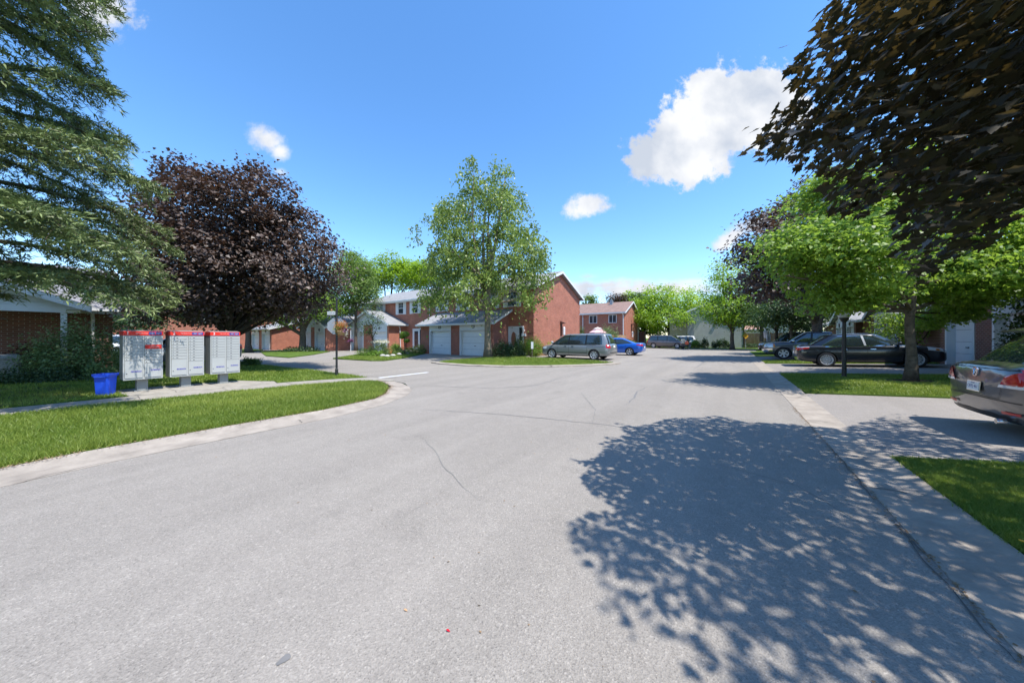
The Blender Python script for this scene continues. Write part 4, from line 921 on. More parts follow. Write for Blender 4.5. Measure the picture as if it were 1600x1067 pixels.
    fs = [(i*n+k, i*n+(k+1) % n, (i+1)*n+(k+1) % n, (i+1)*n+k) for i in range(len(rl)-1) for k in range(n)]+[tuple((len(rl)-1)*n+k for k in range(n))]
    MB().add(vs, fs).build('roof', 'paint_'+sp.get('roofpaint', sp['paint']), root, smooth=True)
    def sidey(x, t):
        xf, xr, w_ = prof(t); xc, a = (xf+xr)/2, (xf-xr)/2; u = min(abs((x-xc)/a), .9999); return w_*(1-u**nexp)**(1/nexp)
    def pillar(nm, fa, fb, mt, off=.010, t0=0, t1=.95):
        K = 8
        for s in (-1, 1):
            vs = []; m = MB()
            for i in range(K+1):
                t = t0+(t1-t0)*i/K; z = zb+(zt_-zb)*t; xa, xb = fa(t), fb(t); J = 5
                for j in range(J+1):
                    x = xa+(xb-xa)*j/J; vs.append((x, s*(sidey(x, t)+off), z))
            m.add(vs, [(i*(J+1)+j, i*(J+1)+j+1, (i+1)*(J+1)+j+1, (i+1)*(J+1)+j) for i in range(K) for j in range(J)]); m.build(nm, mt, root, smooth=True)
    F = lambda d: (lambda t: prof(t)[0]-d); Rr = lambda d: (lambda t: prof(t)[1]+d)
    pillar('front_pillar', F(.012), F(.10), mat)
    if c.get('rearp', .18) : pillar('rear_pillar', Rr(.012), (lambda t: prof(t)[1]+c.get('rearp', .18)*(1-.35*t)), mat)
    for px_, wd in c['bp']: pillar('door_pillar', (lambda t, p=px_: p[0]+(p[1]-p[0])*t), (lambda t, p=px_, w_=wd: p[0]+(p[1]-p[0])*t+w_), c.get('bpm', 'car_trim'))
    pillar('window_sill', F(.02), Rr(.02), c.get('sillm', 'chrome' if sp.get('chrome') else 'car_trim'), .014, -.015, .05)
    if sp.get('chrome'): pillar('window_trim', F(.14), Rr(.10), 'chrome', .014, .885, .925)
    # conforming patches
    def patch(nm, side, q, mt, n1=6, n2=4, off=.006, parent=None, both=True):
        sides = ((1, -1) if both else (1,)) if side == 'side' else (1,)
        for s in sides:
            vs = []; bad = set(); obs = MB()
            for i in range(n1+1):
                for j in range(n2+1):
                    u, v = i/n1, j/n2
                    a = q[0][0]*(1-u)*(1-v)+q[1][0]*u*(1-v)+q[2][0]*u*v+q[3][0]*(1-u)*v; b = q[0][1]*(1-u)*(1-v)+q[1][1]*u*(1-v)+q[2][1]*u*v+q[3][1]*(1-u)*v
                    if side == 'side': o_, d_ = Vector((a, s*3, b)), Vector((0, -s, 0))
                    elif side == 'rear': o_, d_ = Vector((-5, a, b)), Vector((1, 0, 0))
                    elif side == 'front': o_, d_ = Vector((5, a, b)), Vector((-1, 0, 0))
                    else: o_, d_ = Vector((a, b, 5)), Vector((0, 0, -1))
                    h = bvh.ray_cast(o_, d_)
                    if h[0] is None or (h[1] is not None and abs(h[1].dot(d_)) < .12): bad.add(len(vs)); h = (o_, -d_)
                    vs.append(tuple(h[0]+h[1]*off-d_*off*.5))
            F4 = [(i*(n2+1)+j, i*(n2+1)+j+1, (i+1)*(n2+1)+j+1, (i+1)*(n2+1)+j) for i in range(n1) for j in range(n2)]
            F4 = [f for f in F4 if not bad & set(f)]
            if F4:
                used = sorted({i for f in F4 for i in f}); mp = {a: b for b, a in enumerate(used)}
                obs.add([vs[i] for i in used], [tuple(mp[i] for i in f) for f in F4]); obs.build(nm, mt, parent or root, smooth=True)
    for s_ in sp['patches']:
        nm, side, q, mt = s_[:4]; patch(nm, side, q, mt, *(s_[4:]))
    zbelt = c['zb']
    for x in sp.get('seams', ()): patch('door_seam', 'side', [(x-.006, .30), (x+.006, .30), (x+.006+sp.get('lean', 0), zbelt-.02), (x-.006+sp.get('lean', 0), zbelt-.02)], 'car_trim', 1, 8, .003)
    for x in sp.get('handles', ()):
        for s in (-1, 1): 
            m = MB(); h = bvh.ray_cast(Vector((x, s*3, zbelt-.13)), Vector((0, -s, 0))); y = abs(h[0].y) if h[0] else W_/2
            m.box(x-.09, x+.09, min(s*(y-.01), s*(y+.028)), max(s*(y-.01), s*(y+.028)), zbelt-.145, zbelt-.115, .004)
            m.build('door_handle', 'chrome' if sp.get('chrome') or sp.get('chandle') else mat, root)
    xm = c['f0']-.30
    for s in (-1, 1):
        m = MB(); yy_ = sidey(min(xm, c['f0']-.15), .1)+.03
        m.lathe([(0, -.09), (.05, -.085), (.075, -.02), (.07, .05), (.03, .075), (0, .08)], (xm+.05, s*(yy_+.13), zbelt+.09), 'y', 12)
        mo = m.build('mirror', sp.get('mirrorm', mat), root, smooth=True); MB().box(xm-.0, xm+.07, *sorted((s*(yy_-.04), s*(yy_+.10))), zbelt+.02, zbelt+.06).build('mirror_arm', 'car_trim', mo)
    for i, x in enumerate(sp['wheels']):
        for s in (-1, 1): wheel(root, x, s*(W_/2-.12), r, .22, sp.get('spokes', 7), s, style=sp.get('wstyle', 'alloy'))
    return root, bvh, patch
MINIVAN = dict(L=5.10, W=1.98, wr=.345, wheels=(1.60, -1.48), paint='silver', spokes=7, handles=(.55, .02), seams=(1.12, .30, -1.0), chandle=True,
    body=[(-2.55, .42, .62, .86, 1.00, .86), (-2.50, .30, .60, .90, 1.06, .93), (-2.3, .25, .60, .96, 1.10, .985), (-1.5, .22, .6, .95, 1.10, 1), (0, .20, .6, .94, 1.09, 1), (1.3, .21, .6, .92, 1.06, 1), (1.62, .22, .62, .90, 1.03, .99), (2.2, .22, .62, .84, .96, .955), (2.44, .22, .58, .78, .88, .87), (2.55, .30, .52, .68, .76, .74)],
    cab=dict(zb=1.03, zt=1.70, f0=1.78, f1=.72, r0=-2.44, r1=-2.18, w0=.92, w1=.76, n=7, bp=[((.30, .22), .08), ((-.95, -1.0), .09)], rearp=.42, bul=.03),
    patches=[('tail_lamp', 'side', [(-2.50, .80), (-2.28, .80), (-2.24, 1.10), (-2.46, 1.12)], 'lamp_red'), ('tail_lamp', 'rear', [(.72, .80), (.93, .80), (.90, 1.10), (.76, 1.10)], 'lamp_red'), ('tail_lamp', 'rear', [(-.72, .80), (-.93, .80), (-.90, 1.10), (-.76, 1.10)], 'lamp_red'),
             ('head_lamp', 'side', [(2.02, .70), (2.38, .66), (2.36, .80), (2.02, .86)], 'lamp_clear'), ('side_moulding', 'side', [(-1.0, .44), (1.18, .44), (1.18, .48), (-1.0, .48)], 'car_trim', 10, 1), ('rear_plate', 'rear', [(-.2, .82), (.2, .82), (.2, .96), (-.2, .96)], 'plate', 2, 2), ('bumper_trim', 'rear', [(-.8, .46), (.8, .46), (.8, .52), (-.8, .52)], 'car_trim'),
             ('slide_rail', 'side', [(-2.2, .90), (-1.0, .90), (-1.0, .925), (-2.2, .925)], 'car_trim', 8, 1), ('rocker_trim', 'side', [(-1.05, .24), (1.15, .24), (1.15, .30), (-1.05, .30)], 'car_trim', 10, 1)])
def sedan_spec(paint, **k):
    d = dict(L=4.85, W=1.83, wr=.335, wheels=(1.46, -1.34), paint=paint, spokes=10, wstyle='alloy', handles=(.20, -.72), seams=(1.0, .02, -.98), chrome=True,
    body=[(-2.425, .42, .60, .84, .92, .84), (-2.37, .30, .60, .92, 1.03, .92), (-2.15, .24, .6, .94, 1.055, .97), (-1.7, .20, .6, .93, 1.04, .99), (0, .18, .6, .90, .98, 1), (1.0, .18, .6, .88, .965, 1), (1.5, .20, .6, .85, .935, .985), (2.05, .20, .58, .77, .86, .95), (2.33, .22, .54, .70, .78, .84), (2.425, .28, .48, .60, .68, .70)],
    cab=dict(zb=.925, zt=1.44, f0=1.26, f1=.42, r0=-2.02, r1=-1.20, w0=.86, w1=.66, n=5.0, bp=[((-.06, -.14), .07)], rearp=.46, bul=.04, bpm='rim'),
    patches=[('tail_lamp', 'side', [(-2.39, .80), (-1.95, .86), (-1.93, .925), (-2.37, .935)], 'lamp_red', 8, 4), ('tail_lamp_strip', 'side', [(-2.385, .905), (-1.93, .915), (-1.93, .94), (-2.385, .94)], 'lamp_clear', 8, 2, .010), ('tail_lamp', 'rear', [(.5, .80), (.85, .78), (.85, .94), (.5, .93)], 'lamp_red'), ('tail_lamp', 'rear', [(-.5, .80), (-.85, .78), (-.85, .94), (-.5, .93)], 'lamp_red'),
             ('head_lamp', 'side', [(1.80, .72), (2.25, .64), (2.22, .76), (1.80, .85)], 'lamp_clear', 8, 3), ('marker_lamp', 'side', [(2.02, .70), (2.12, .68), (2.12, .75), (2.02, .77)], 'lamp_amber', 3, 3, .012), ('grille', 'front', [(-.6, .32), (.6, .32), (.5, .52), (-.5, .52)], 'car_trim'), ('head_lamp', 'front', [(.55, .6), (.78, .6), (.76, .68), (.5, .66)], 'lamp_clear'), ('head_lamp', 'front', [(-.55, .6), (-.78, .6), (-.76, .68), (-.5, .66)], 'lamp_clear'), ('rear_plate', 'rear', [(-.2, .62), (.2, .62), (.2, .76), (-.2, .76)], 'plate', 2, 2), ('body_crease', 'side', [(-.95, .30), (.95, .34), (.95, .35), (-.95, .31)], 'car_trim', 10, 1, .002)])
    d.update(k); return d
def suv_spec(paint, L_=4.6, H=1.68, **k):
    d = dict(L=L_, W=1.84, wr=.35, wheels=(L_*.30, -L_*.285), paint=paint, spokes=5, handles=(.15, -.7), seams=(.95, -.05, -.95),
    body=[(-L_/2, .45, .66, .92, 1.02, .86), (-L_/2+.06, .32, .66, .98, 1.08, .94), (-L_/2+.3, .26, .66, 1.0, 1.10, .98), (0, .24, .66, .98, 1.05, 1), (L_*.25, .24, .66, .95, 1.02, 1), (L_*.40, .26, .62, .86, .96, .96), (L_/2-.06, .28, .58, .78, .86, .86), (L_/2, .36, .54, .68, .74, .76)],
    cab=dict(zb=1.00, zt=H, f0=L_*.28, f1=L_*.10, r0=-L_/2+.10, r1=-L_/2+.42, w0=.86, w1=.70, n=6, bp=[((.0, -.04), .08), ((-.95, -.98), .08)], rearp=.30, bul=.03),
    patches=[('tail_lamp', 'side', [(-L_/2+.03, .80), (-L_/2+.28, .84), (-L_/2+.26, 1.02), (-L_/2+.05, 1.02)], 'lamp_red'), ('tail_lamp', 'rear', [(.6, .8), (.86, .8), (.84, 1.0), (.62, 1.0)], 'lamp_red'), ('tail_lamp', 'rear', [(-.6, .8), (-.86, .8), (-.84, 1.0), (-.62, 1.0)], 'lamp_red'),
             ('head_lamp', 'side', [(L_/2-.45, .72), (L_/2-.12, .68), (L_/2-.12, .80), (L_/2-.42, .86)], 'lamp_clear'), ('head_lamp', 'front', [(.5, .66), (.76, .66), (.76, .78), (.52, .78)], 'lamp_clear'), ('head_lamp', 'front', [(-.5, .66), (-.76, .66), (-.76, .78), (-.52, .78)], 'lamp_clear'), ('grille', 'front', [(-.45, .5), (.45, .5), (.45, .7), (-.45, .7)], 'car_trim')])
    d.update(k); return d
def place_cars():
    # silver minivan, nose towards the townhouse (-x); its right... near side at y = 19.9
    xr = xat(953, 19.9); car('silver grey minivan parked behind the grass island, nose to the townhouse', 'minivan', 'parked_minivan', (xr-2.55, 19.9+.99, .0), R(180), MINIVAN)
    EL = sedan_spec('blue', L=4.6, W=1.80, wheels=(1.38, -1.30), chrome=False, spokes=5, wr=.325)
    EL['body'] = [(a*4.6/4.85, *b) for a, *b in [list(t) for t in EL['body']]]
    EL['cab'] = dict(zb=.90, zt=1.40, f0=1.25, f1=.35, r0=-2.02, r1=-.75, w0=.84, w1=.62, n=5.5, bp=[((-.1, -.16), .08)], rearp=.30, bul=.06)
    EL['patches'] = [(n_, s_, [(x_*4.6/4.85 if s_ == 'side' else x_, z_) for x_, z_ in q_], *r_) for n_, s_, q_, *r_ in EL['patches'] if n_ not in ('tail_lamp_strip',)]
    xr = xat(1004, 26.7); car('bright blue sedan parked beyond the silver minivan', 'car', 'parked_car', (xr-2.3, 26.6+.9, 0), R(180), EL)
    MV = dict(MINIVAN); MV['paint'] = 'taupe'
    car('brown-grey minivan standing before the broad lime tree', 'minivan', 'parked_minivan', ((xat(1024, 46.2)+xat(1056, 45.4))/2+.1, 46.9, .05), R(-14), MV)
    car('white hatchback half hidden behind the brown-grey minivan', 'car', 'parked_car', (xat(1062, 49.3), 49.9, .05), R(180), suv_spec('white', 4.3, 1.6))
    # black sedan on the right driveway, nose to the garage (+x)
    bx = 3.72+1.30; o, b, p = car('black sedan with chrome window trim on the driveway behind the lamp post', 'car', 'parked_car', (bx, 20.45+.915, zr(bx)+.008), 0, sedan_spec('black', spokes=9, wstyle='twin'))
    o.rotation_euler = (0, -math.atan(.0424), 0); o.scale = (.965, 1, 1.02)
    # grey pickup, nose to the road (-x)
    PK = dict(L=5.2, W=1.88, wr=.36, wheels=(1.62, -1.6), paint='slate', spokes=6, wstyle='steel', handles=(.55, -.25), seams=(1.15, .28, -.55), mirrorm='chrome',
        body=[(-2.6, .50, .7, 1.0, 1.06, .90), (-2.5, .42, .7, 1.04, 1.10, .96), (-1.5, .34, .7, 1.04, 1.10, 1), (0, .30, .7, 1.04, 1.12, 1), (1.2, .30, .7, 1.02, 1.12, 1), (1.9, .32, .7, .98, 1.08, .99), (2.4, .34, .66, .92, 1.02, .95), (2.56, .38, .60, .84, .94, .88), (2.6, .42, .56, .74, .82, .80)],
        cab=dict(zb=1.05, zt=1.66, f0=1.42, f1=.62, r0=-.78, r1=-.62, w0=.86, w1=.70, n=7, bp=[((.30, .24), .09)], rearp=.14, bul=.03),
        patches=[('head_lamp', 'side', [(2.10, .74), (2.5, .72), (2.5, .92), (2.12, .95)], 'lamp_clear', 6, 4), ('marker_lamp', 'side', [(2.02, .74), (2.12, .74), (2.14, .94), (2.04, .94)], 'lamp_amber', 3, 3), ('bumper', 'side', [(2.15, .46), (2.57, .46), (2.57, .64), (2.15, .66)], 'chrome', 8, 4, .014), ('bumper', 'front', [(-.78, .44), (.78, .44), (.78, .62), (-.78, .62)], 'chrome', 8, 4, .014), ('grille', 'front', [(-.5, .66), (.5, .66), (.5, .9), (-.5, .9)], 'car_trim'),
                 ('head_lamp', 'front', [(.55, .7), (.8, .7), (.8, .9), (.55, .9)], 'lamp_clear'), ('head_lamp', 'front', [(-.55, .7), (-.8, .7), (-.8, .9), (-.55, .9)], 'lamp_clear'), ('tail_lamp', 'side', [(-2.57, .75), (-2.42, .75), (-2.42, 1.03), (-2.57, 1.03)], 'lamp_red'), ('bed_floor', 'top', [(-2.4, -.72), (-.9, -.72), (-.9, .72), (-2.4, .72)], 'car_trim', 4, 4)])
    px_ = 1.75+2.6; car('dark blue-grey pickup truck, nose to the road beside the tree trunk', 'pickup', 'parked_pickup', (px_, 25.75+.94, zr(px_)+.008), R(180), PK)
    q = at(1262, 540, 24.5); q = Vector((4.7, 29.3, zr(4.7))); car('pale blue car behind the grey pickup', 'car', 'parked_car', q, R(180), sedan_spec('grey', chrome=False))
    q = Vector((5.4, 33.6, zr(5.4)+.04)); car('black sport utility vehicle parked furthest along the right side', 'car', 'parked_car', (4.3, 34.5, zr(4.3)+.04), R(180), suv_spec('black', 4.7, 1.72))
    car('white sport utility vehicle behind the trunk of the dark red maple', 'car', 'parked_car', (xat(1285, 29.8)+1.4, 29.8-3.0+5.2, zr(7)), 0, suv_spec('white', 4.5, 1.62)) if False else None
    wx = xat(1304, 28.6); car('white sport utility vehicle whose roof shows between the tree trunk and the lamp post', 'car', 'parked_car', (wx-2.2-.1, 28.6-.2, zr(6)), R(180), suv_spec('white', 4.5, 1.60)) if False else None
    # left side: cars on the cross street
    car('grey car with red tail lamp just behind mailbox 3', 'car', 'parked_car', (-23.1, 3.75, .066), R(-104), suv_spec('grey', 4.3, 1.60))
    q = at(176, 556, 24.5); car('white car glimpsed between the brick house and mailbox 1', 'car', 'parked_car', (q.x-1.6, q.y, .05), R(0), suv_spec('white', 4.5, 1.62))
    q = at(392, 556, 40); 
    # grey wagon at the right edge, seen from behind
    WG = dict(L=4.55, W=1.83, wr=.33, wheels=(1.40, -1.30), paint='graphite', spokes=9, wstyle='twin', handles=(.2, -.7), seams=(1.0, .0, -.95), chrome=False,
        body=[(-2.30, .36, .54, .76, .84, .86), (-2.27, .27, .54, .82, 1.0, .93), (-2.19, .23, .56, .88, 1.05, .965), (-1.98, .22, .60, .93, 1.055, .985), (-1.3, .20, .6, .93, 1.02, 1), (0, .18, .6, .90, .98, 1), (1.0, .18, .6, .86, .94, 1), (1.5, .20, .6, .80, .88, .985), (2.0, .20, .58, .70, .78, .93), (2.2, .24, .52, .62, .68, .82), (2.275, .30, .46, .54, .58, .66)],
        cab=dict(zb=.97, zt=1.54, f0=1.15, f1=.22, r0=-2.12, r1=-1.50, w0=.84, w1=.64, n=5, bp=[((-.06, -.14), .08), ((-1.05, -1.08), .07)], rearp=.34, bul=.05),
        patches=[('tail_lamp', 'side', [(-2.26, .74), (-1.86, .84), (-1.84, .93), (-2.2, .99)], 'lamp_red', 10, 6, .010), ('tail_lamp', 'rear', [(.90, .74), (.50, .74), (.62, .90), (.87, .98)], 'lamp_red', 12, 6, .010), ('tail_lamp', 'rear', [(-.90, .74), (-.50, .74), (-.62, .90), (-.87, .98)], 'lamp_red', 12, 6, .010),
                 ('tail_lamp_strip', 'rear', [(.90, .735), (.50, .735), (.525, .775), (.90, .775)], 'lamp_clear', 8, 2, .016), ('tail_lamp_strip', 'rear', [(-.90, .735), (-.50, .735), (-.525, .775), (-.90, .775)], 'lamp_clear', 8, 2, .016), ('tail_lamp_strip', 'side', [(-2.26, .735), (-1.98, .79), (-1.98, .82), (-2.26, .775)], 'lamp_clear', 8, 2, .016),
                 ('hatch_seam', 'rear', [(-.46, .56), (.46, .56), (.46, .568), (-.46, .568)], 'car_trim', 10, 1, .004), ('hatch_seam', 'rear', [(.46, .56), (.468, .56), (.53, .74), (.522, .74)], 'car_trim', 1, 6, .004), ('hatch_seam', 'rear', [(-.46, .56), (-.468, .56), (-.53, .74), (-.522, .74)], 'car_trim', 1, 6, .004),
                 ('bumper_ledge', 'rear', [(-.80, .535), (.80, .535), (.80, .55), (-.80, .55)], 'car_trim', 16, 1, .004), ('bumper_skirt', 'rear', [(-.66, .25), (.66, .25), (.72, .33), (-.72, .33)], 'car_trim', 16, 3, .006), ('rear_reflector', 'rear', [(.52, .375), (.80, .38), (.80, .415), (.52, .41)], 'red_reflect', 6, 2, .012), ('rear_reflector', 'rear', [(-.52, .375), (-.80, .38), (-.80, .415), (-.52, .41)], 'red_reflect', 6, 2, .012),
                 ('head_lamp', 'front', [(.5, .55), (.72, .55), (.7, .64), (.5, .64)], 'lamp_clear'), ('deck_lip', 'rear', [(-.82, .975), (.82, .975), (.80, 1.0), (-.80, 1.0)], 'paint_graphite', 14, 2, .012)])
    wy = 7.95; wx = 3.06+2.30; o, bv, patch = car('dark grey wagon seen from behind at the right edge of the picture', 'car', 'parked_car', (wx, wy, zr(wx)-.0), 0, WG)
    o.rotation_euler = (0, -math.atan(.0424), 0)
    def rear(y, z): h = bv.ray_cast(Vector((-5, y, z)), Vector((1, 0, 0))); return h
    h = rear(0.02, .69); nn = h[1]; ax = (-nn).normalized()
    Mx = lambda y, z, off: Matrix.Translation(rear(y, z)[0]+rear(y, z)[1]*off) @ Matrix.Rotation(R(-90), 4, 'Z') @ Matrix.Rotation(R(90-6), 4, 'X')
    pl = MB().prism([(-.152, -.076), (.152, -.076), (.152, .076), (-.152, .076)], 'z', 0, .012).xform(Mx(.0, .69, .012)).build('licence_plate', 'chrome', o, bevel=.003)
    MB().prism([(-.138, -.062), (.138, -.062), (.138, .062), (-.138, .062)], 'z', .012, .016).xform(Mx(.0, .69, .012)).build('plate_face', 'plate', pl)
    text_obj('plate_text', 'CBTJ 461', .062, 'ink_blue', pl, Mx(.0, .69, .012) @ Matrix.Translation((0, -.004, .017)), .0006)
    text_obj('plate_caption', 'ONTARIO', .020, 'ink_blue', pl, Mx(.0, .69, .012) @ Matrix.Translation((0, .046, .017)), .0006)
    em = MB().lathe([(.058, 0), (.068, 0), (.068, .012), (.058, .012), (.058, 0)], n=24)
    for seg in ([(-.030, .045), (0, -.0), (.030, .045)], [(-.044, .028), (-.022, -.046), (0, -.004), (.022, -.046), (.044, .028)]):
        em.tube([(x, y, .006) for x, y in seg], [.0065]*len(seg), 5)
    em.xform(Mx(0, .905, .006)).build('emblem', 'chrome', o)
    # roof rails and rear wiper
    for s in (-1, 1): MB().tube([(-1.35, s*.60, 1.55), (-1.3, s*.60, 1.60), (.1, s*.58, 1.61), (.2, s*.58, 1.56)], [.016]*4, 6).build('roof_rail', 'car_trim', o)
    MB().add([(-1.78, -.56, 1.505), (-1.78, .56, 1.505), (-1.43, .60, 1.57), (-1.43, -.60, 1.57), (-1.77, -.56, 1.48), (-1.77, .56, 1.48), (-1.43, .60, 1.53), (-1.43, -.60, 1.53)], [(0, 1, 2, 3), (4, 5, 6, 7), (0, 1, 5, 4), (1, 2, 6, 5), (2, 3, 7, 6), (3, 0, 4, 7)]).build('spoiler', 'paint_graphite', o)
    MB().tube([(-2.10, .02, 1.03), (-1.98, .30, 1.10), (-1.93, .42, 1.14)], [.010]*3, 5).build('rear_wiper', 'car_trim', o)
    MB().lathe([(.035, -.06), (.035, .02), (.028, .02), (.028, -.06)], (-2.27, -.55, .27), 'x', 12).build('tail_pipe', 'chrome', o)
place_cars()
# ---------------------------------------------------------------- two pedestrians
def person(label, loc, rz_, h, top, bottom, hair, lean=.0, extra=None):
    root = empty('person', loc, rz_, label, 'person'); s = h/1.7
    J = dict(pel=(0, 0, .92), sp=(0, .02, 1.15), ch=(0, .03, 1.34), nk=(0, .02, 1.47), hd=(0, 0, 1.58), ht=(0, 0, 1.68), hl=(.09, 0, .88), kl=(.10, -.06, .48), al=(.10, .03, .07), tl=(.11, -.12, .03), hr=(-.09, 0, .88), kr=(-.10, .05, .48), ar=(-.10, .12, .09), tr=(-.11, .0, .03),
             sl=(.17, .03, 1.38), el=(.23, 0, 1.12), wl=(.22, -.12, .92), sr=(-.17, .03, 1.38), er=(-.23, 0, 1.12), wr=(-.22, -.12, .92), gl=(.22, -.16, .84), gr=(-.22, -.16, .84))
    Rd = dict(pel=.13, sp=.12, ch=.135, nk=.055, hd=.09, ht=.07, hl=.085, kl=.058, al=.042, tl=.035, hr=.085, kr=.058, ar=.042, tr=.035, sl=.06, el=.045, wl=.03, sr=.06, er=.045, wr=.03, gl=.03, gr=.03)
    E = [('pel', 'sp'), ('sp', 'ch'), ('ch', 'nk'), ('nk', 'hd'), ('hd', 'ht'), ('pel', 'hl'), ('hl', 'kl'), ('kl', 'al'), ('al', 'tl'), ('pel', 'hr'), ('hr', 'kr'), ('kr', 'ar'), ('ar', 'tr'), ('ch', 'sl'), ('sl', 'el'), ('el', 'wl'), ('wl', 'gl'), ('ch', 'sr'), ('sr', 'er'), ('er', 'wr'), ('wr', 'gr')]
    K = list(J); me = bpy.data.meshes.new('body'); me.from_pydata([tuple(c*s for c in J[k]) for k in K], [(K.index(a), K.index(b)) for a, b in E], [])
    o = bpy.data.objects.new('t', me); C.objects.link(o); sk = o.modifiers.new('k', 'SKIN'); o.modifiers.new('u', 'SUBSURF').levels = 1
    for i, k in enumerate(K): me.skin_vertices[0].data[i].radius = (Rd[k]*s, Rd[k]*s*.85)
    me.skin_vertices[0].data[0].use_root = True
    bpy.context.view_layer.update(); m2 = evalmesh(o); bpy.data.objects.remove(o); m2.name = 'body'
    m2.materials.clear(); [m2.materials.append(MAT[q]) for q in ('skin', top, bottom, hair)]
    for p in m2.polygons:
        z = p.center.z/s; y = p.center.y; p.use_smooth = True
        p.material_index = 3 if (z > 1.60 or (z > 1.5 and y > .02)) else 0 if z > 1.47 else 1 if (z > .86 and not (abs(p.center.x) > .18*s and z < .96)) else 2 if z < .96 and abs(p.center.x) < .19*s else 0
    b = bpy.data.objects.new('body', m2); C.objects.link(b); b.parent = root
    if extra: extra(root, s)
p1 = gnd(1067, 546); p2 = gnd(1075.2, 546.3)
person('person in a cream jacket and black trousers beside the brown-grey minivan', (p1.x, p1.y, 0), R(200), 1.50, 'cloth_cream', 'cloth_black', 'hair')
person('person in a dark green top holding an orange bag, right of the other walker', (p2.x, p2.y, 0), R(160), 1.48, 'cloth_green', 'cloth_green', 'hair')
bg_ = empty('bag', (p2.x-.12, p2.y-.22, .62), R(20), 'orange-red bag carried by the person in dark green', 'bag')
MB().lathe([(0, 0), (.17, .02), (.21, .15), (.17, .30), (.05, .34), (0, .34)], n=14).build('pouch', 'cloth_orange', bg_, smooth=True); MB().tube([(-.12, 0, .28), (0, 0, .48), (.12, 0, .28)], [.012]*3, 5).build('strap', 'cloth_orange', bg_)
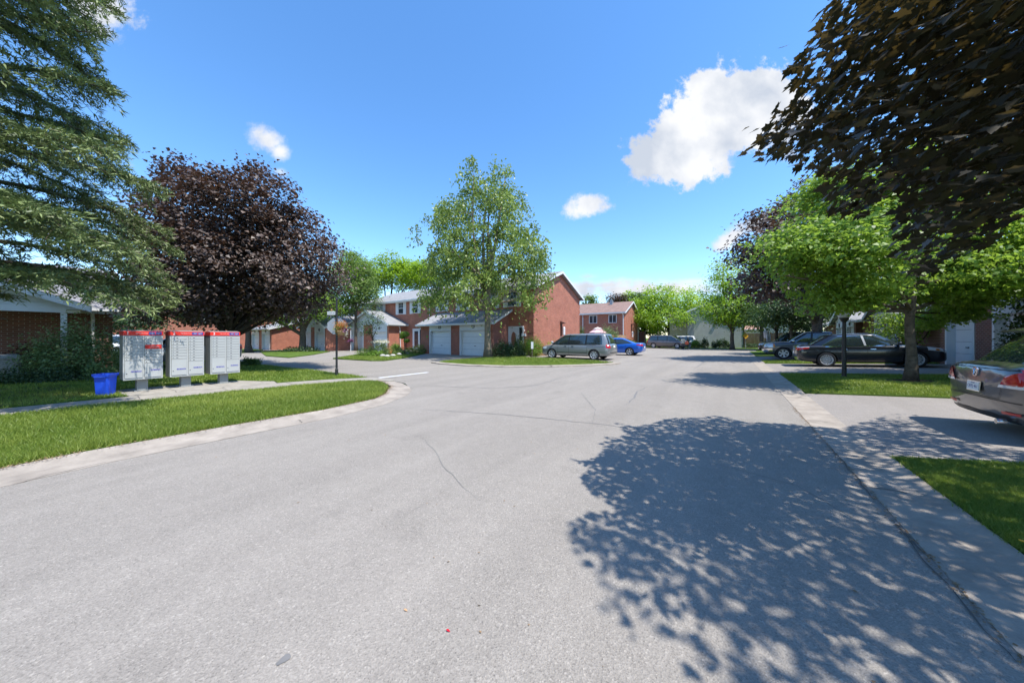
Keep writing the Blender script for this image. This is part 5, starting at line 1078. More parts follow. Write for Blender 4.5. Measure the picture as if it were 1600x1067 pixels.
# ---------------------------------------------------------------- mailboxes, bin, signs, lamps
def mailboxes():
    H = R(31.5); al = Vector((math.sin(H), math.cos(H), 0)); nr_ = Vector((math.cos(H), -math.sin(H), 0))    # camera frame: X right, Y ahead
    def cw(v): return Vector((CA*v.x-SA*v.y, SA*v.x+CA*v.y, 0))
    A, Nn = cw(al), cw(nr_); W, D, Z0, Z1 = .705, .46, .375, 1.665
    corners = [(-10.10, 8.14), (-9.62, 8.82), (-9.135, 9.50)]
    labs = ['grey community mailbox numbered 1 with a red notice strip, nearest the blue bin', 'grey community mailbox numbered 2, the middle one of the three', 'grey community mailbox numbered 3, farthest from the blue bin']
    for k, (X, Y) in enumerate(corners):
        o = cw(Vector((X, Y, 0))); rz_ = math.atan2(A.y, A.x)
        r = empty('mailbox', (o.x, o.y, 0), rz_, labs[k], 'mailbox', 'grey community mailboxes on the pavement pad')
        # local: x along the front (left to right), y back; front face at y=0
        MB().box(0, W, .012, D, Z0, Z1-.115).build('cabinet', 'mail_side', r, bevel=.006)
        hd = MB(); hd.box(-.006, W+.006, -.012, D+.006, Z1-.115, Z1).build('header', 'mail_red', r, bevel=.004)
        MB().prism([(0, Z1), (D*.5, Z1+.03), (D, Z1)], 'x', 0, W).build('lid', 'mail_side', r)
        ped = MB().box(W/2-.1, W/2+.1, D/2-.1, D/2+.1, .05, Z0).box(W/2-.15, W/2+.15, D/2-.15, D/2+.15, .05, .075).build('pedestal', 'mail_side', r)
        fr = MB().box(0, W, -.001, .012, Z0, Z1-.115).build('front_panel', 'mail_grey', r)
        rows = 8
        for c in (0, 1):
            x0 = .03+c*(W/2-.01); x1 = x0+W/2-.05; top = Z1-.145; rh = .080; off = 0 if c == 0 else .0
            door = MB().box(x0-.004, x1+.004, -.006, -.001, Z0+.045, Z1-.14)
            door.build('gap_shade_backing', 'mail_groove', r)  # dark backing sheet: paints the shade in the gaps between slot doors
            b = MB(); z = top
            for i in range(rows + c):
                z2 = z-rh+.009
                if not (k == 0 and c == 1 and i == 3): b.box(x0, x1, -.016, -.006, z2, z)
                z -= rh
            b.box(x0, x1, -.016, -.006, Z0+.05, z)
            b.build('slot_door', 'mail_grey', r)
            z = top
            for i in range(rows+c): MB().lathe([(.009, -.02), (.009, -.016)], (x0+.03, 0, z-rh/2), 'y', 8).build('lock', 'ink_dark', r); MB().box(x0+.09, x0+.13, -.0175, -.016, z-rh/2-.008, z-rh/2+.008).build('slot_label', 'ink_dark', r); z -= rh
            MB().lathe([(.011, -.021), (.011, -.016)], (x0+.03, 0, Z0+.17), 'y', 8).build('lock', 'ink_dark', r)
            sx0 = x0+.10; sz = Z0+.20+(.02 if c else 0); st_ = MB().box(sx0, sx0+.185, -.0185, -.016, sz, sz+.035).build('sticker', 'mail_blue', r)
            text_obj('sticker_text', ('A' if c == 0 else 'B')+'  MAIL  COURRIER', .02, 'ink_white', st_, Matrix.Translation((sx0+.092, -.0195, sz+.017)) @ Matrix.Rotation(R(90), 4, 'X'), .0005)
        if k == 0:
            rp = MB().box(W/2+.03, W-.025, -.02, -.006, Z1-.145-.080*4-.012, Z1-.145-.080*3+.018).build('notice_strip', 'mail_red', r)
            text_obj('notice_text', 'OUTGOING MAIL\nCOURRIER DE DEPART', .018, 'ink_white', rp, Matrix.Translation((W*.78, -.0205, Z1-.145-.080*3.48)) @ Matrix.Rotation(R(90), 4, 'X'), .0005)
            MB().box(W+.0, W+.03, .1, .14, Z0+.62, Z0+.82).build('flag_tab', 'white_trim', r)
        text_obj('numeral', str(k+1), .11, 'ink_white', r, Matrix.Translation((.08, -.0135, Z1-.057)) @ Matrix.Rotation(R(90), 4, 'X'), .001)
        text_obj('header_text', 'COMMUNITY MAIL', .026, 'ink_white', r, Matrix.Translation((W*.46, -.0135, Z1-.057)) @ Matrix.Rotation(R(90), 4, 'X'), .001)
        bl = MB().box(W*.63, W*.965, -.0145, -.012, Z1-.095, Z1-.020).build('header_badge', 'mail_blue', r)
        text_obj('badge_text', 'CANADA   POSTES\nPOST   CANADA', .022, 'ink_white', bl, Matrix.Translation((W*.80, -.0155, Z1-.057)) @ Matrix.Rotation(R(90), 4, 'X'), .0005)
        MB().box(W*.785, W*.815, -.0165, -.0145, Z1-.075, Z1-.04).build('badge_mark', 'mail_red', bl)
mailboxes()
def bin_():
    p = gnd(165, 620); r = empty('recycling_bin', (p.x, p.y, .06), R(55), 'bright blue plastic recycling bin on the grass beside mailbox 1', 'bin')
    m = MB(); W0, D0, W1, D1, H = .125, .115, .150, .145, .53
    def ring(w_, d_, z):
        o = []
        for (sx, sy) in ((1, 1), (-1, 1), (-1, -1), (1, -1)):
            for a in range(4):
                an = (0 if sx > 0 and sy > 0 else 90 if sx < 0 and sy > 0 else 180 if sx < 0 else 270)+a*30; q = .035
                o.append((sx*(w_-q)+q*math.cos(R(an)), sy*(d_-q)+q*math.sin(R(an)), z))
        return o
    prof = [(W0, D0, 0), (W1-.008, D1-.008, H-.07), (W1+.012, D1+.012, H-.065), (W1+.014, D1+.014, H-.03), (W1+.02, D1+.02, H-.028), (W1+.02, D1+.02, H), (W1-.004, D1-.004, H), (W0-.01, D0-.01, .02)]
    vs = [q for p_ in prof for q in ring(*p_)]; n = 16
    fs = [(i*n+k, i*n+(k+1) % n, (i+1)*n+(k+1) % n, (i+1)*n+k) for i in range(len(prof)-1) for k in range(n)]+[tuple(range(n)), tuple((len(prof)-1)*n+k for k in range(n))]
    m.add(vs, fs); b = m.build('bin_body', 'bin_blue', r, smooth=False)
    MB().box(-.10, .10, -(D1+.035), -(D1+.010), H-.085, H-.045).build('handle', 'bin_blue', r); MB().box(-.10, .10, D1+.010, D1+.035, H-.085, H-.045).build('handle', 'bin_blue', r)
bin_()
def sign_post():
    p = gnd(526, 587, .05); r = empty('street_sign_post', (p.x, p.y, .05), 0, 'black sign post carrying the back of a stop sign and a white street name plate', 'sign post')
    MB().lathe([(.055, -.1), (.055, .25), (.038, .27), (.036, 2.85), (.05, 2.87), (.04, 2.93), (0, 2.97)], n=14).build('pole', 'dark_metal', r, smooth=False)
    # stop sign faces drivers coming out of the cross street (towards -x, slightly +y); its aluminium back faces the camera
    o8 = [(.33*math.cos(R(22.5+45*i)), 1.87+.33*math.sin(R(22.5+45*i))) for i in range(8)]
    q = MB().prism(o8, 'y', -.002, .002); M_rot = Matrix.Rotation(R(60), 4, 'Z') @ Matrix.Translation((0, .05, 0)); q.xform(M_rot); s = q.build('stop_sign', 'sign_alu', r)
    fc = MB().prism([(x*.97, 1.87+(z-1.87)*.97) for x, z in o8], 'y', .0025, .004).xform(M_rot).build('sign_face', 'mail_red', s)
    text_obj('sign_text', 'STOP', .24, 'ink_white', s, M_rot @ Matrix.Translation((0, .005, 1.87)) @ Matrix.Rotation(R(180), 4, 'Z') @ Matrix.Rotation(R(90), 4, 'X'), .001)
    MB().box(-.02, .02, 0, .05, 1.7, 1.74).box(-.02, .02, 0, .05, 2.0, 2.04).xform(Matrix.Rotation(R(60), 4, 'Z')).build('bracket', 'dark_metal', r)
    Mn = Matrix.Rotation(R(25), 4, 'Z'); n_ = MB().box(-.39, -.05, -.012, .012, 2.30, 2.43).xform(Mn).build('name_plate', 'white_trim', r)
    text_obj('name_text', 'TRUDEL DR', .055, 'ink_dark', n_, Mn @ Matrix.Translation((-.22, -.0135, 2.365)) @ Matrix.Rotation(R(90), 4, 'X'), .0005)
    MB().prism([(-.25, 2.45), (-.19, 2.45), (-.21, 2.53), (-.23, 2.53)], 'y', -.01, .01).xform(Mn).box(-.0, .0, 0, 0, 0, 0).build('plate_finial', 'pot', n_)
    MB().box(-.4, -.03, -.012, .012, 2.26, 2.285).xform(Mn).build('plate_arm', 'dark_metal', r)
    # hanging flower basket
    a = Matrix.Rotation(R(38), 4, 'Z') @ Vector((.22, -.12, 0)); hb = empty('flower_basket', (p.x+a.x, p.y+a.y, 1.70), 0, 'hanging basket of orange and purple flowers on the black sign post', 'flower basket')
    MB().lathe([(0, -.12), (.09, -.11), (.15, .02), (.155, .05), (.12, .05), (0, .04)], n=16).build('pot', 'pot', hb, smooth=True)
    MB().tube([(-a.x, -a.y, .45), (-a.x*.5, -a.y*.5, .52), (0, 0, .42), (0, 0, .05)], [.008]*4, 5).build('hook', 'dark_metal', hb)
    for mt, n, c, sp in (('petal_orange', 620, (0, 0, .22), (.13, .13, .12)), ('leaf_fresh', 330, (0, 0, .12), (.13, .13, .13)), ('petal_purple', 160, (.16, .05, .06), (.06, .06, .06)), ('petal_white', 90, (.2, .08, -.02), (.05, .05, .09)), ('petal_orange', 60, (-.12, -.06, 0), (.05, .05, .06))):
        P = rng.normal(size=(n, 3))*np.array(sp)*.8+np.array(c); leaves('blossom', P, rng.uniform(.025, .055, n), unit(n)+np.array([0, 0, .5]), unit(n), rng.random(n), mt, hb, OVAL)
sign_post()
def lamp_post():
    Y = 10.75; p = at(1319, 592, Y); p.z = zr(p.x)+.04; r = empty('lamp_post', p, 0, 'black street lamp post with a round grey globe on the right lawn', 'street lamp')
    MB().lathe([(.085, -.1), (.085, .04), (.062, .06), (.056, 1.0), (.048, 1.90), (.075, 1.92), (.11, 2.0), (.13, 2.03), (.12, 2.05)], n=18).build('post', 'dark_metal', r, smooth=False)
    MB().lathe([(.12, 2.05), (.155, 2.10), (.185, 2.20), (.18, 2.30), (.14, 2.39), (.07, 2.44), (0, 2.45)], n=24).build('globe', 'globe', r, smooth=True)
lamp_post()
def lantern():
    p = at(1197.5, 540, 27); p.z = zr(p.x)+.04; r = empty('lamp_post', p, 0, 'short lantern post with a white number plate by the far driveways', 'street lamp')
    MB().lathe([(.06, -.1), (.05, 1.3)], n=10).build('post', 'dark_metal', r); MB().lathe([(.16, 1.35), (.2, 1.8), (.2, 1.85), (.05, 2.1), (0, 2.15)], n=8).build('lantern', 'globe', r)
    pl = MB().box(-.16, .16, -.26, -.22, 1.0, 1.65).xform(Matrix.Rotation(ANG, 4, 'Z')).build('plate', 'white_trim', r)
    text_obj('numeral', '1', .4, 'ink_dark', pl, Matrix.Rotation(ANG, 4, 'Z') @ Matrix.Translation((0, -.265, 1.33)) @ Matrix.Rotation(R(90), 4, 'X'), .002)
lantern()
def small_sign(label, px, py0, py1, Y, w_, h_, mat='white_trim'):
    p = at(px, py0, Y); top = p.z; p.z = .07; r = empty('notice_sign', p, ANG, label, 'sign')
    MB().box(-.03, .03, -.0, .04, -.1, top-h_-.07+.1).build('post', 'bark', r); MB().box(-w_/2, w_/2, -.02, 0, top-h_-.07, top-.07).build('board', mat, r, bevel=.004)
small_sign('small white notice on a short post before the round green bushes', 831.5, 534, 0, 22.3, .17, .50)
small_sign('small white post marker behind the bonnet of the silver minivan', 863, 533, 0, 24.3, .16, .45)
def diamond():
    Y = 40; p = at(1165, 540, Y); p.z = .05; r = empty('warning_sign', p, ANG, 'yellow diamond warning sign on a thin pole before the dark fence', 'sign')
    z = CAMH-(525-HOR)*Y/FPX-.05; MB().box(-.03, .03, 0, .04, -.1, z+.2).build('pole', 'sign_alu', r); MB().prism([(0, z-.36), (.36, z), (0, z+.36), (-.36, z)], 'y', -.02, 0).build('sign_board', 'sign_yellow', r)
diamond()
def umbrella():
    p = at(934, 540, 39.5); p.z = .04; r = empty('patio_umbrella', p, 0, 'pink and white patio umbrella open above the wooden fence', 'umbrella')
    m = MB(); n = 8; Rr, z0, z1 = 1.18, 2.05, 2.5
    ring = [(Rr*math.cos(2*math.pi*k/n), Rr*math.sin(2*math.pi*k/n), z0) for k in range(n)]; r2 = [(.5*math.cos(2*math.pi*k/n), .5*math.sin(2*math.pi*k/n), z1-.05) for k in range(n)]; rl = [(Rr*math.cos(2*math.pi*k/n), Rr*math.sin(2*math.pi*k/n), z0-.12) for k in range(n)]
    m.add(ring+r2+rl, [(k, (k+1) % n, n+(k+1) % n, n+k) for k in range(n)]+[(2*n+k, 2*n+(k+1) % n, (k+1) % n, k) for k in range(n)]); m.build('canopy', 'umbrella', r)
    m = MB(); m.add([(.62*math.cos(2*math.pi*k/n), .62*math.sin(2*math.pi*k/n), z1+.02) for k in range(n)]+[(0, 0, z1+.24)], [(k, (k+1) % n, n) for k in range(n)]); m.build('top_vent', 'umbrella_trim', r)
    MB().tube([(0, 0, 0), (0, 0, z1+.3)], [.025, .025], 8).build('pole', 'red_reflect', r)
umbrella()
def util_box():
    p = at(2, 590, 10.6); p.z = .06; r = empty('utility_box', p, R(15), 'mottled grey utility box with a domed lid beside the brick porch', 'utility box')
    MB().box(-.36, .36, -.3, .3, -.05, .72).build('box_body', 'utility', r, bevel=.06); MB().prism([(-.34, .70), (.34, .70), (.32, .80), (.2, .86), (-.2, .86), (-.32, .80)], 'y', -.29, .29).build('lid', 'utility', r, bevel=.02)
util_box()
# ---------------------------------------------------------------- planting
def planting():
    G = lambda px, py, z=.06: gnd(px, py, z)
    def S(label, px, Y, r, h, n, mat, ls=.05, zb=.06, **k):
        p = at(px, 560, Y); p.z = zb; return shrub(label, p, r, h, n, mat, ls, **k)
    S('tall light green shrub before the brick wall of the porch house', 122, 11.2, 1.2, 2.05, 9500, 'leaf_shrub', .07, up=.9)
    S('dark reddish shrub between the porch post and the green shrub', 62, 12.0, .95, 1.25, 4500, 'leaf_redshrub', .07)
    S('small bright green bush behind the blue bin', 158, 10.6, .38, .62, 1600, 'leaf_shrub', .06)
    S('low dark bush at the foot of the brick wall', 100, 10.4, .8, .5, 2600, 'leaf_deep', .06)
    S('dark bush at the left edge beside the utility box', 18, 9.7, .55, .5, 1700, 'leaf_deep', .06)
    S('spiky dark green bush right of mailbox 3', 393, 16.2, .42, .42, 1300, 'leaf_mid', .13, shape=NEED, up=.2)
    S('low green hedge seen between the brick house and mailbox 1', 172, 17.5, 1.3, .8, 3000, 'leaf_mid', .07)
    # garden before the gabled garage
    S('round clipped lime-green bush at the left of the front garden', 569, 25.0, .62, .62, 1800, 'leaf_fresh', .05)
    S('clump of white flowers in front of the gabled garage', 592, 25.4, .9, 1.2, 2600, 'leaf_shrub', .08)
    p = at(592, 560, 25.2); p.z = 1.0; fl = shrub('white blossom heads on the flowering clump', p, .75, .35, 700, 'petal_white', .08, name='flowers', cat='flowers', stems=False)
    S('low yellow-green hosta clump in the front garden', 590, 24.3, .75, .42, 1300, 'leaf_fresh', .09)
    S('small rusty orange plant in the front garden', 606, 26.0, .35, .75, 800, 'petal_orange', .06)
    S('silvery green perennial clump in the middle of the garden', 622, 27.0, .9, .6, 1800, 'leaf_soft', .07)
    S('tall pale leafy plant beside the garage side wall', 617, 27.6, .5, .95, 1200, 'leaf_fresh', .09)
    S('grey-green plants near the townhouse front door', 645, 28.0, 1.0, .62, 1800, 'leaf_soft', .07)
    S('dark green plants at the corner by the downspout', 656, 28.2, .6, .8, 1200, 'leaf_mid', .07)
    for i, (px, Y, z) in enumerate(((605, 23.2, .05), (614, 24.0, .05), (624, 25.6, .06), (636, 27.0, .05), (598, 23.6, .06))):
        p = at(px, 560, Y); r = MB().lathe([(0, -.02), (.2, 0), (.22, .08), (.12, .16), (0, .18)], n=9)
        o = r.build('rock', 'stone', None, smooth=True, loc=(p.x, p.y, z)); tag(o, 'pale rounded stone edging the front garden', 'rock', 'pale stones edging the front garden')
    # pompom tree and sapling
    p = at(632, 560, 26.6); p.z = .07; r = empty('topiary_tree', p, 0, 'small clipped pompom tree in front of the garage side wall', 'tree')
    MB().tube([(0, 0, -.05), (.05, 0, .5), (-.02, 0, 1.1), (0, 0, 1.5)], [.05, .045, .04, .03], 7).tube([(0, 0, .7), (.3, 0, 1.0)], [.025, .02], 5).build('trunk', 'bark', r, smooth=True)
    for c, rr in (((0, 0, 1.68), .42), ((.42, -.1, 1.15), .26), ((-.3, 0, 1.45), .25)):
        n = int(2600*rr); u = unit(n); P = np.array(c)+u*rr*np.array([1, 1, .62])*rng.uniform(.8, 1.05, (n, 1)); leaves('foliage', P, rng.uniform(.04, .08, n), u+unit(n)*.4, unit(n), rng.random(n), 'leaf_fresh', r, OVAL)
    Y = 24.9; p = at(583, 560, Y); p.z = .07
    tree('thin young tree with sparse leaves and a dark stake before the gabled garage', p, .045, 1.6, [L(578, 505, 17, 14, Y), L(590, 500, 12, 10, Y), L(583, 485, 14, 12, Y), L(575, 520, 12, 7, Y)], 60, 1100, .11, 'leaf_mid', 'bark_dark', .25)
    # near the door of the near townhouse
    S('dark green bush beside the garage corner', 786, 23.4, .95, 1.15, 3200, 'leaf_deep', .09, zb=.07); S('second dark bush under the oval door', 806, 23.8, .85, 1.05, 2600, 'leaf_deep', .09, zb=.07); S('taller dark bush touching the doorway', 812, 24.3, .6, 1.5, 1800, 'leaf_mid', .08, zb=.07)
    S('rounded bright green cedar bush, left of the pair', 827, 24.0, .5, 1.4, 3000, 'leaf_fresh', .06, zb=.07, up=.3); S('rounded bright green cedar bush, right of the pair', 837, 24.6, .62, 1.5, 3600, 'leaf_fresh', .06, zb=.07, up=.3)
    S('low clipped bright hedge along the gable wall', 854, 26.2, .9, 1.2, 3000, 'leaf_lime', .06, zb=.03, box=True)
    S('bushy green shrub rising behind the wooden fence', 951, 39.0, 1.35, 2.9, 4000, 'leaf_shrub', .13); S('green climber beside the downspout of the brown-roofed house', 908, 40, .7, 3.0, 1500, 'leaf_mid', .12)
    for px, r_, h, m, lb in ((1085, .5, 1.2, 'leaf_fresh', 'light green bush at the left of the bed by the grey house'), (1092, .6, .9, 'leaf_mid', 'low bush in the bed by the grey house'), (1101, .5, 1.5, 'leaf_deep', 'square dark clipped bush by the grey house'), (1118, .5, 1.2, 'leaf_deep', 'dark bush in the middle of the bed by the grey house'), (1126, .9, 1.3, 'leaf_mid', 'wide green bush near the lime tree trunk'), (1134, .5, 1.2, 'leaf_deep', 'dark square bush next to the lime tree trunk')):
        S(lb, px, 42, r_, h, 800, m, .12, zb=.05)
    S('small dark heap of planting by the fence', 1172, 42, .9, .8, 900, 'leaf_deep', .12)
    S('green foliage clump behind the yellow sign', 1172, 47, 1.0, 2.0, 1200, 'leaf_fresh', .16)
    S('low dark ground plants around the leafy tree at the left', 470, 32.2, 1.8, .6, 1500, 'leaf_deep', .12)
    p = at(548, 525, 33.0); p.z = 1.05; r = empty('flower_basket', p, 0, 'small purple hanging basket before the brick wall at the left', 'flower basket')
    MB().lathe([(0, -.1), (.16, -.05), (.22, .08), (0, .1)], n=10).build('pot', 'dark_metal', r); n = 260
    leaves('blossom', rng.normal(size=(n, 3))*np.array([.16, .16, .09])+np.array([0, 0, .12]), rng.uniform(.05, .09, n), unit(n), unit(n), rng.random(n), 'petal_purple', r, OVAL)
    MB().tube([(0, 0, -1.1), (0, 0, 1.2)], [.03, .03], 6).build('stand', 'white_trim', r)
    # dandelions in the near right lawn
    for px, py in ((1596, 850),):
        q = gnd(px, py, .08); r = MB().lathe([(0, 0), (.010, .003), (.012, .008), (0, .011)], n=8).build('dandelion', 'sign_yellow', None, loc=(q.x, q.y, .10)); tag(r, 'yellow dandelion head in the near right lawn', 'flower')
    for px, py, mt, lb in ((697, 985, 'lamp_red', 'small red petal lying on the near road'), (631, 953, 'pot', 'small tan leaf lying on the near road')):
        q = gnd(px, py); n_ = 1; o = leaves('petal', np.array([[q.x, q.y, .008]]), np.array([.022]), np.array([[.1, .1, 1.]]), np.array([[1., .3, 0]]), np.array([.5]), mt, None, OVAL); tag(o, lb, 'petal')
planting()
# ---------------------------------------------------------------- trees as placed
def place_trees():
    # tall spruce at the left, trunk just outside the picture
    b = at(-130, 700, 6.3); b.z = .05; root = empty('spruce', b, 0, 'tall green spruce whose drooping boughs fill the upper left, beside the porch', 'tree')
    H = 19.0; m = MB(); m.tube([(0, 0, -.1), (0, 0, .5), (0, 0, 5), (0, 0, 12), (0, 0, H)], [.34, .27, .22, .13, .03], 10); m.build('trunk', 'bark', root, smooth=True)
    wood = MB(); P = []; D = []; S = []; Cc = []; Nn = []
    spol = [(165, -90), (178, 0), (206, 32), (190, 58), (150, 75), (165, 110), (190, 150), (202, 180), (236, 230), (215, 246), (190, 250), (232, 272), (276, 305), (245, 332), (286, 380), (302, 420), (312, 462), (285, 482), (235, 492), (190, 488), (140, 476), (60, 468), (0, 466), (-1500, 466), (-1500, -90)]
    def seen_ok(q):                                      # keeps the right-hand outline of the crown as ragged as in the photograph
        w_ = b+q; X = CA*w_.x+SA*w_.y; Y = -SA*w_.x+CA*w_.y
        if Y < .5: return True
        px = 800+FPX*X/Y; py = HOR-FPX*(w_.z-CAMH)/Y
        return px < -60 or py < -90 or bool(inpoly(np.array([px+random.gauss(0, 5)]), np.array([py+random.gauss(0, 5)]), spol)[0])
    zlev = 2.0; az = .4
    while zlev < H-1:
        hl = 5.3-(zlev-2)*.20 if zlev < 14 else 2.4*(H-zlev)/5
        for _ in range(5 if zlev < 13 else 4):
            az += 2.399+random.uniform(-.25, .25); Lb = hl*random.uniform(.78, 1.1)
            mz = math.sin(az); dirv = Vector((math.cos(az), math.sin(az), 0))
            toward = dirv.dot(Vector((CA, SA, 0)))       # only boughs that reach the picture need fine work
            if toward < -.35 and zlev > 4: Lb *= .8
            z0 = zlev+random.uniform(-.25, .25); K = 10; pts = []
            if dirv.x*-SA+dirv.y*CA > .35: Lb *= .84
            while Lb > 1.2 and not seen_ok(Vector((dirv.x*Lb, dirv.y*Lb, z0-.14*Lb))): Lb *= .93
            for i in range(K+1):
                t = i/K; zz = z0+.10*Lb*math.sin(t*2.2)-(.32 if zlev < 5 else .24)*Lb*t*t+.10*Lb*t**4
                pts.append(Vector((dirv.x*Lb*t, dirv.y*Lb*t, zz))+Vector((random.uniform(-.04, .04), random.uniform(-.04, .04), 0)))
            wood.tube(pts, [.065*(1-i/K*.88) for i in range(K+1)], 5, cap=False)
            side = Vector((-dirv.y, dirv.x, 0)); cb = random.random(); dens = 1.0 if toward > -.2 else .35
            nb = int(Lb*19*dens)
            for j in range(nb):
                t = .22+.78*(j+random.random())/nb; q = pts[int(t*K)].lerp(pts[min(K, int(t*K)+1)], t*K-int(t*K))
                sd = random.choice((-1, 1)); ll = (.25+.8*math.sin(math.pi*min(1, (1.08-t)*.95)))*random.uniform(.45, 1.15)*(.55+.06*Lb)
                dd = (side*sd*random.uniform(.3, 1.0)+dirv*random.uniform(.1, 1.0)+Vector((0, 0, random.uniform(-.55, .3)))).normalized(); tb_ = random.random()
                ns = max(3, int(ll/.075)); sag = random.uniform(.2, .8)
                e = q+dd*ll+Vector((0, 0, -sag*ll))
                if not seen_ok(e): ll *= .55; e = q+dd*ll+Vector((0, 0, -sag*ll))
                if not seen_ok(e): continue
                if random.random() < .25: wood.tube([q, q+dd*ll*.5+Vector((0, 0, -sag*ll*.3)), e], [.011, .007, .002], 3, cap=False)
                for k in range(ns):
                    s = (k+random.random())/ns; pp = q+dd*ll*s+Vector((0, 0, -sag*ll*s*s))
                    for kk in range(7):
                        P.append(pp+Vector((random.gauss(0, .028), random.gauss(0, .028), random.gauss(0, .02))))
                        D.append(dd*.7+Vector((random.gauss(0, .6), random.gauss(0, .6), random.gauss(-.15, .5)))); S.append(random.uniform(.08, .15))
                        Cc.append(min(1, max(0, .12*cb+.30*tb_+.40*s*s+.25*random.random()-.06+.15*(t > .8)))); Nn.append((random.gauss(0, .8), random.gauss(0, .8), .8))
        zlev += .47+.010*zlev
    wood.build('bough', 'bark', root, smooth=True)
    P = np.array([tuple(p) for p in P]); D = np.array([tuple(p) for p in D])
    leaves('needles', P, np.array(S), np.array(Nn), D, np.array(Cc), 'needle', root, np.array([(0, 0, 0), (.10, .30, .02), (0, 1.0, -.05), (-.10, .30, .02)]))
    # purple maple behind the mailboxes
    Y = 14.0; bb = gnd(362, 585); bb = at(362, 585, Y); bb.z = .06
    lob = [L(355, 330, 95, 70, Y), L(300, 300, 58, 50, Y, 1), L(395, 300, 62, 45, Y, -1), L(440, 360, 72, 62, Y, .5), L(470, 420, 58, 58, Y, -.3), L(420, 440, 85, 52, Y, 1.0),
           L(340, 420, 90, 70, Y, -.6), L(270, 400, 60, 65, Y, 0), L(240, 440, 48, 48, Y, 1), L(330, 470, 95, 32, Y, 0), L(450, 470, 52, 26, Y, .5), L(285, 258, 26, 26, Y), L(395, 262, 30, 22, Y, .5),
           L(500, 400, 30, 50, Y), L(250, 340, 40, 42, Y, 1.0), L(215, 350, 22, 25, Y, 0), L(350, 380, 100, 60, Y, 2.4)]
    lob = [(c_-Vector((0, 0, 16*Y/FPX if c_.z > 5 else 5*Y/FPX)), a_, b_) for c_, a_, b_ in lob]
    tree('broad purple-leaved maple behind the three grey mailboxes', bb, .17, 1.75, lob, 1350, 74000, .112, 'leaf_purple', 'bark_dark', .42, shape=MAPLES, name='maple_tree', up=.7, shell=.45)
    # tree in front of the brick garages, centre
    Y = 22.6; bb = at(762, 557, Y); bb.z = .07
    lob = [L(765, 290, 42, 38, Y), L(790, 275, 22, 26, Y, .5), L(740, 275, 22, 25, Y, -.5), L(755, 340, 80, 42, Y), L(700, 335, 40, 28, Y, .8), L(680, 375, 36, 40, Y, -.5), L(770, 395, 82, 50, Y, -1), L(830, 385, 34, 45, Y, .5),
           L(715, 420, 68, 48, Y, 1), L(820, 425, 46, 48, Y, 0), L(675, 450, 34, 30, Y, 0), L(740, 450, 60, 26, Y, -2), L(840, 460, 26, 30, Y, 0), L(800, 455, 40, 24, Y, -1.5), L(765, 310, 55, 35, Y, 1.5), L(700, 462, 34, 22, Y, -1.2), L(770, 400, 95, 60, Y, 2.0)]
    tree('tall green tree standing on the lawn in front of the white double garage', bb, .24, 6.4, lob, 430, 30000, .165, 'leaf_centre', 'bark_light', .44, name='linden_tree', up=.15, droop=.55, shell=.35, flat_=.8, shape=OVAL)
    # young green maple beside the lamp post, right
    Y = 9.5; bb = at(1423, 590, Y); bb.z = zr(bb.x)+.04
    lob = [L(1300, 360, 78, 38, Y), L(1250, 385, 55, 28, Y, -.5), L(1290, 310, 58, 34, Y, .8), L(1400, 330, 85, 60, Y, .5), L(1350, 400, 85, 34, Y, -1), L(1270, 425, 50, 22, Y, 0), L(1450, 400, 95, 45, Y, 1.2), L(1540, 380, 80, 55, Y, 0),
           L(1600, 420, 90, 38, Y, -1), L(1330, 450, 75, 22, Y, -.3), L(1430, 455, 90, 22, Y, .8), L(1300, 480, 42, 12, Y, 0), L(1540, 455, 70, 26, Y, .6), L(1330, 285, 45, 28, Y, 0), L(1440, 270, 70, 50, Y, 0), L(1580, 300, 90, 60, Y, 1), L(1500, 490, 50, 14, Y, 1.3), L(1450, 500, 30, 20, Y, 2), L(1225, 430, 22, 10, Y, -.5), L(1220, 330, 20, 12, Y, .2)]
    tree('bright green young maple with a brown trunk beside the black lamp post', bb, .115, 4.1, lob, 1250, 66000, .092, 'leaf_maple', 'bark', .34, shape=MAPLES, name='maple_tree', up=.9, flat_=.35, shell=.2)
    # shrub-like low tree against the wall behind it
    tree('low leafy tree against the brick garage wall behind the black sedan', at(1430, 560, 16) - Vector((0, 0, .1)), .05, 1.2, [L(1430, 490, 38, 26, 16), L(1400, 510, 30, 20, 16, .5), L(1455, 500, 26, 22, 16), L(1400, 530, 22, 14, 16)], 90, 3800, .11, 'leaf_maple', 'bark_dark', .35)
    # dark red maple further along on the right
    Y = 19.5; bb = at(1276, 565, Y); bb.z = zr(bb.x)+.04
    lob = [L(1200, 385, 45, 32, Y, -1), L(1235, 350, 48, 45, Y, 0), L(1180, 400, 38, 28, Y, 0), L(1270, 320, 50, 42, Y, 1), L(1230, 420, 60, 38, Y, .5), L(1290, 400, 80, 60, Y, 0), L(1190, 345, 22, 18, Y, 0), L(1330, 330, 60, 50, Y), L(1200, 440, 45, 26, Y, -.5), L(1270, 455, 60, 22, Y, 0), L(1350, 420, 50, 50, Y, 0)]
    tree('dark red-leaved maple standing by the grey pickup', bb, .30, 2.9, lob, 600, 24000, .17, 'leaf_purple', 'bark', .55, shape=MAPLES, name='maple_tree', up=.7)
    # lime trees round the far end of the road
    def far(label, px, Y, tr, fz, lob, leafm='leaf_lime', n=11000, ls=.30, bark='bark_dark', cr=.8, nc=260, **k):
        b2 = at(px, 540, Y); b2.z = .05 if b2.x < 1.6 else zr(b2.x)
        return tree(label, b2, tr, fz, [L(q[0], q[1], q[2], q[3], Y, q[4] if len(q) > 4 else 0) for q in lob], nc, n, ls, leafm, bark, cr, **k)
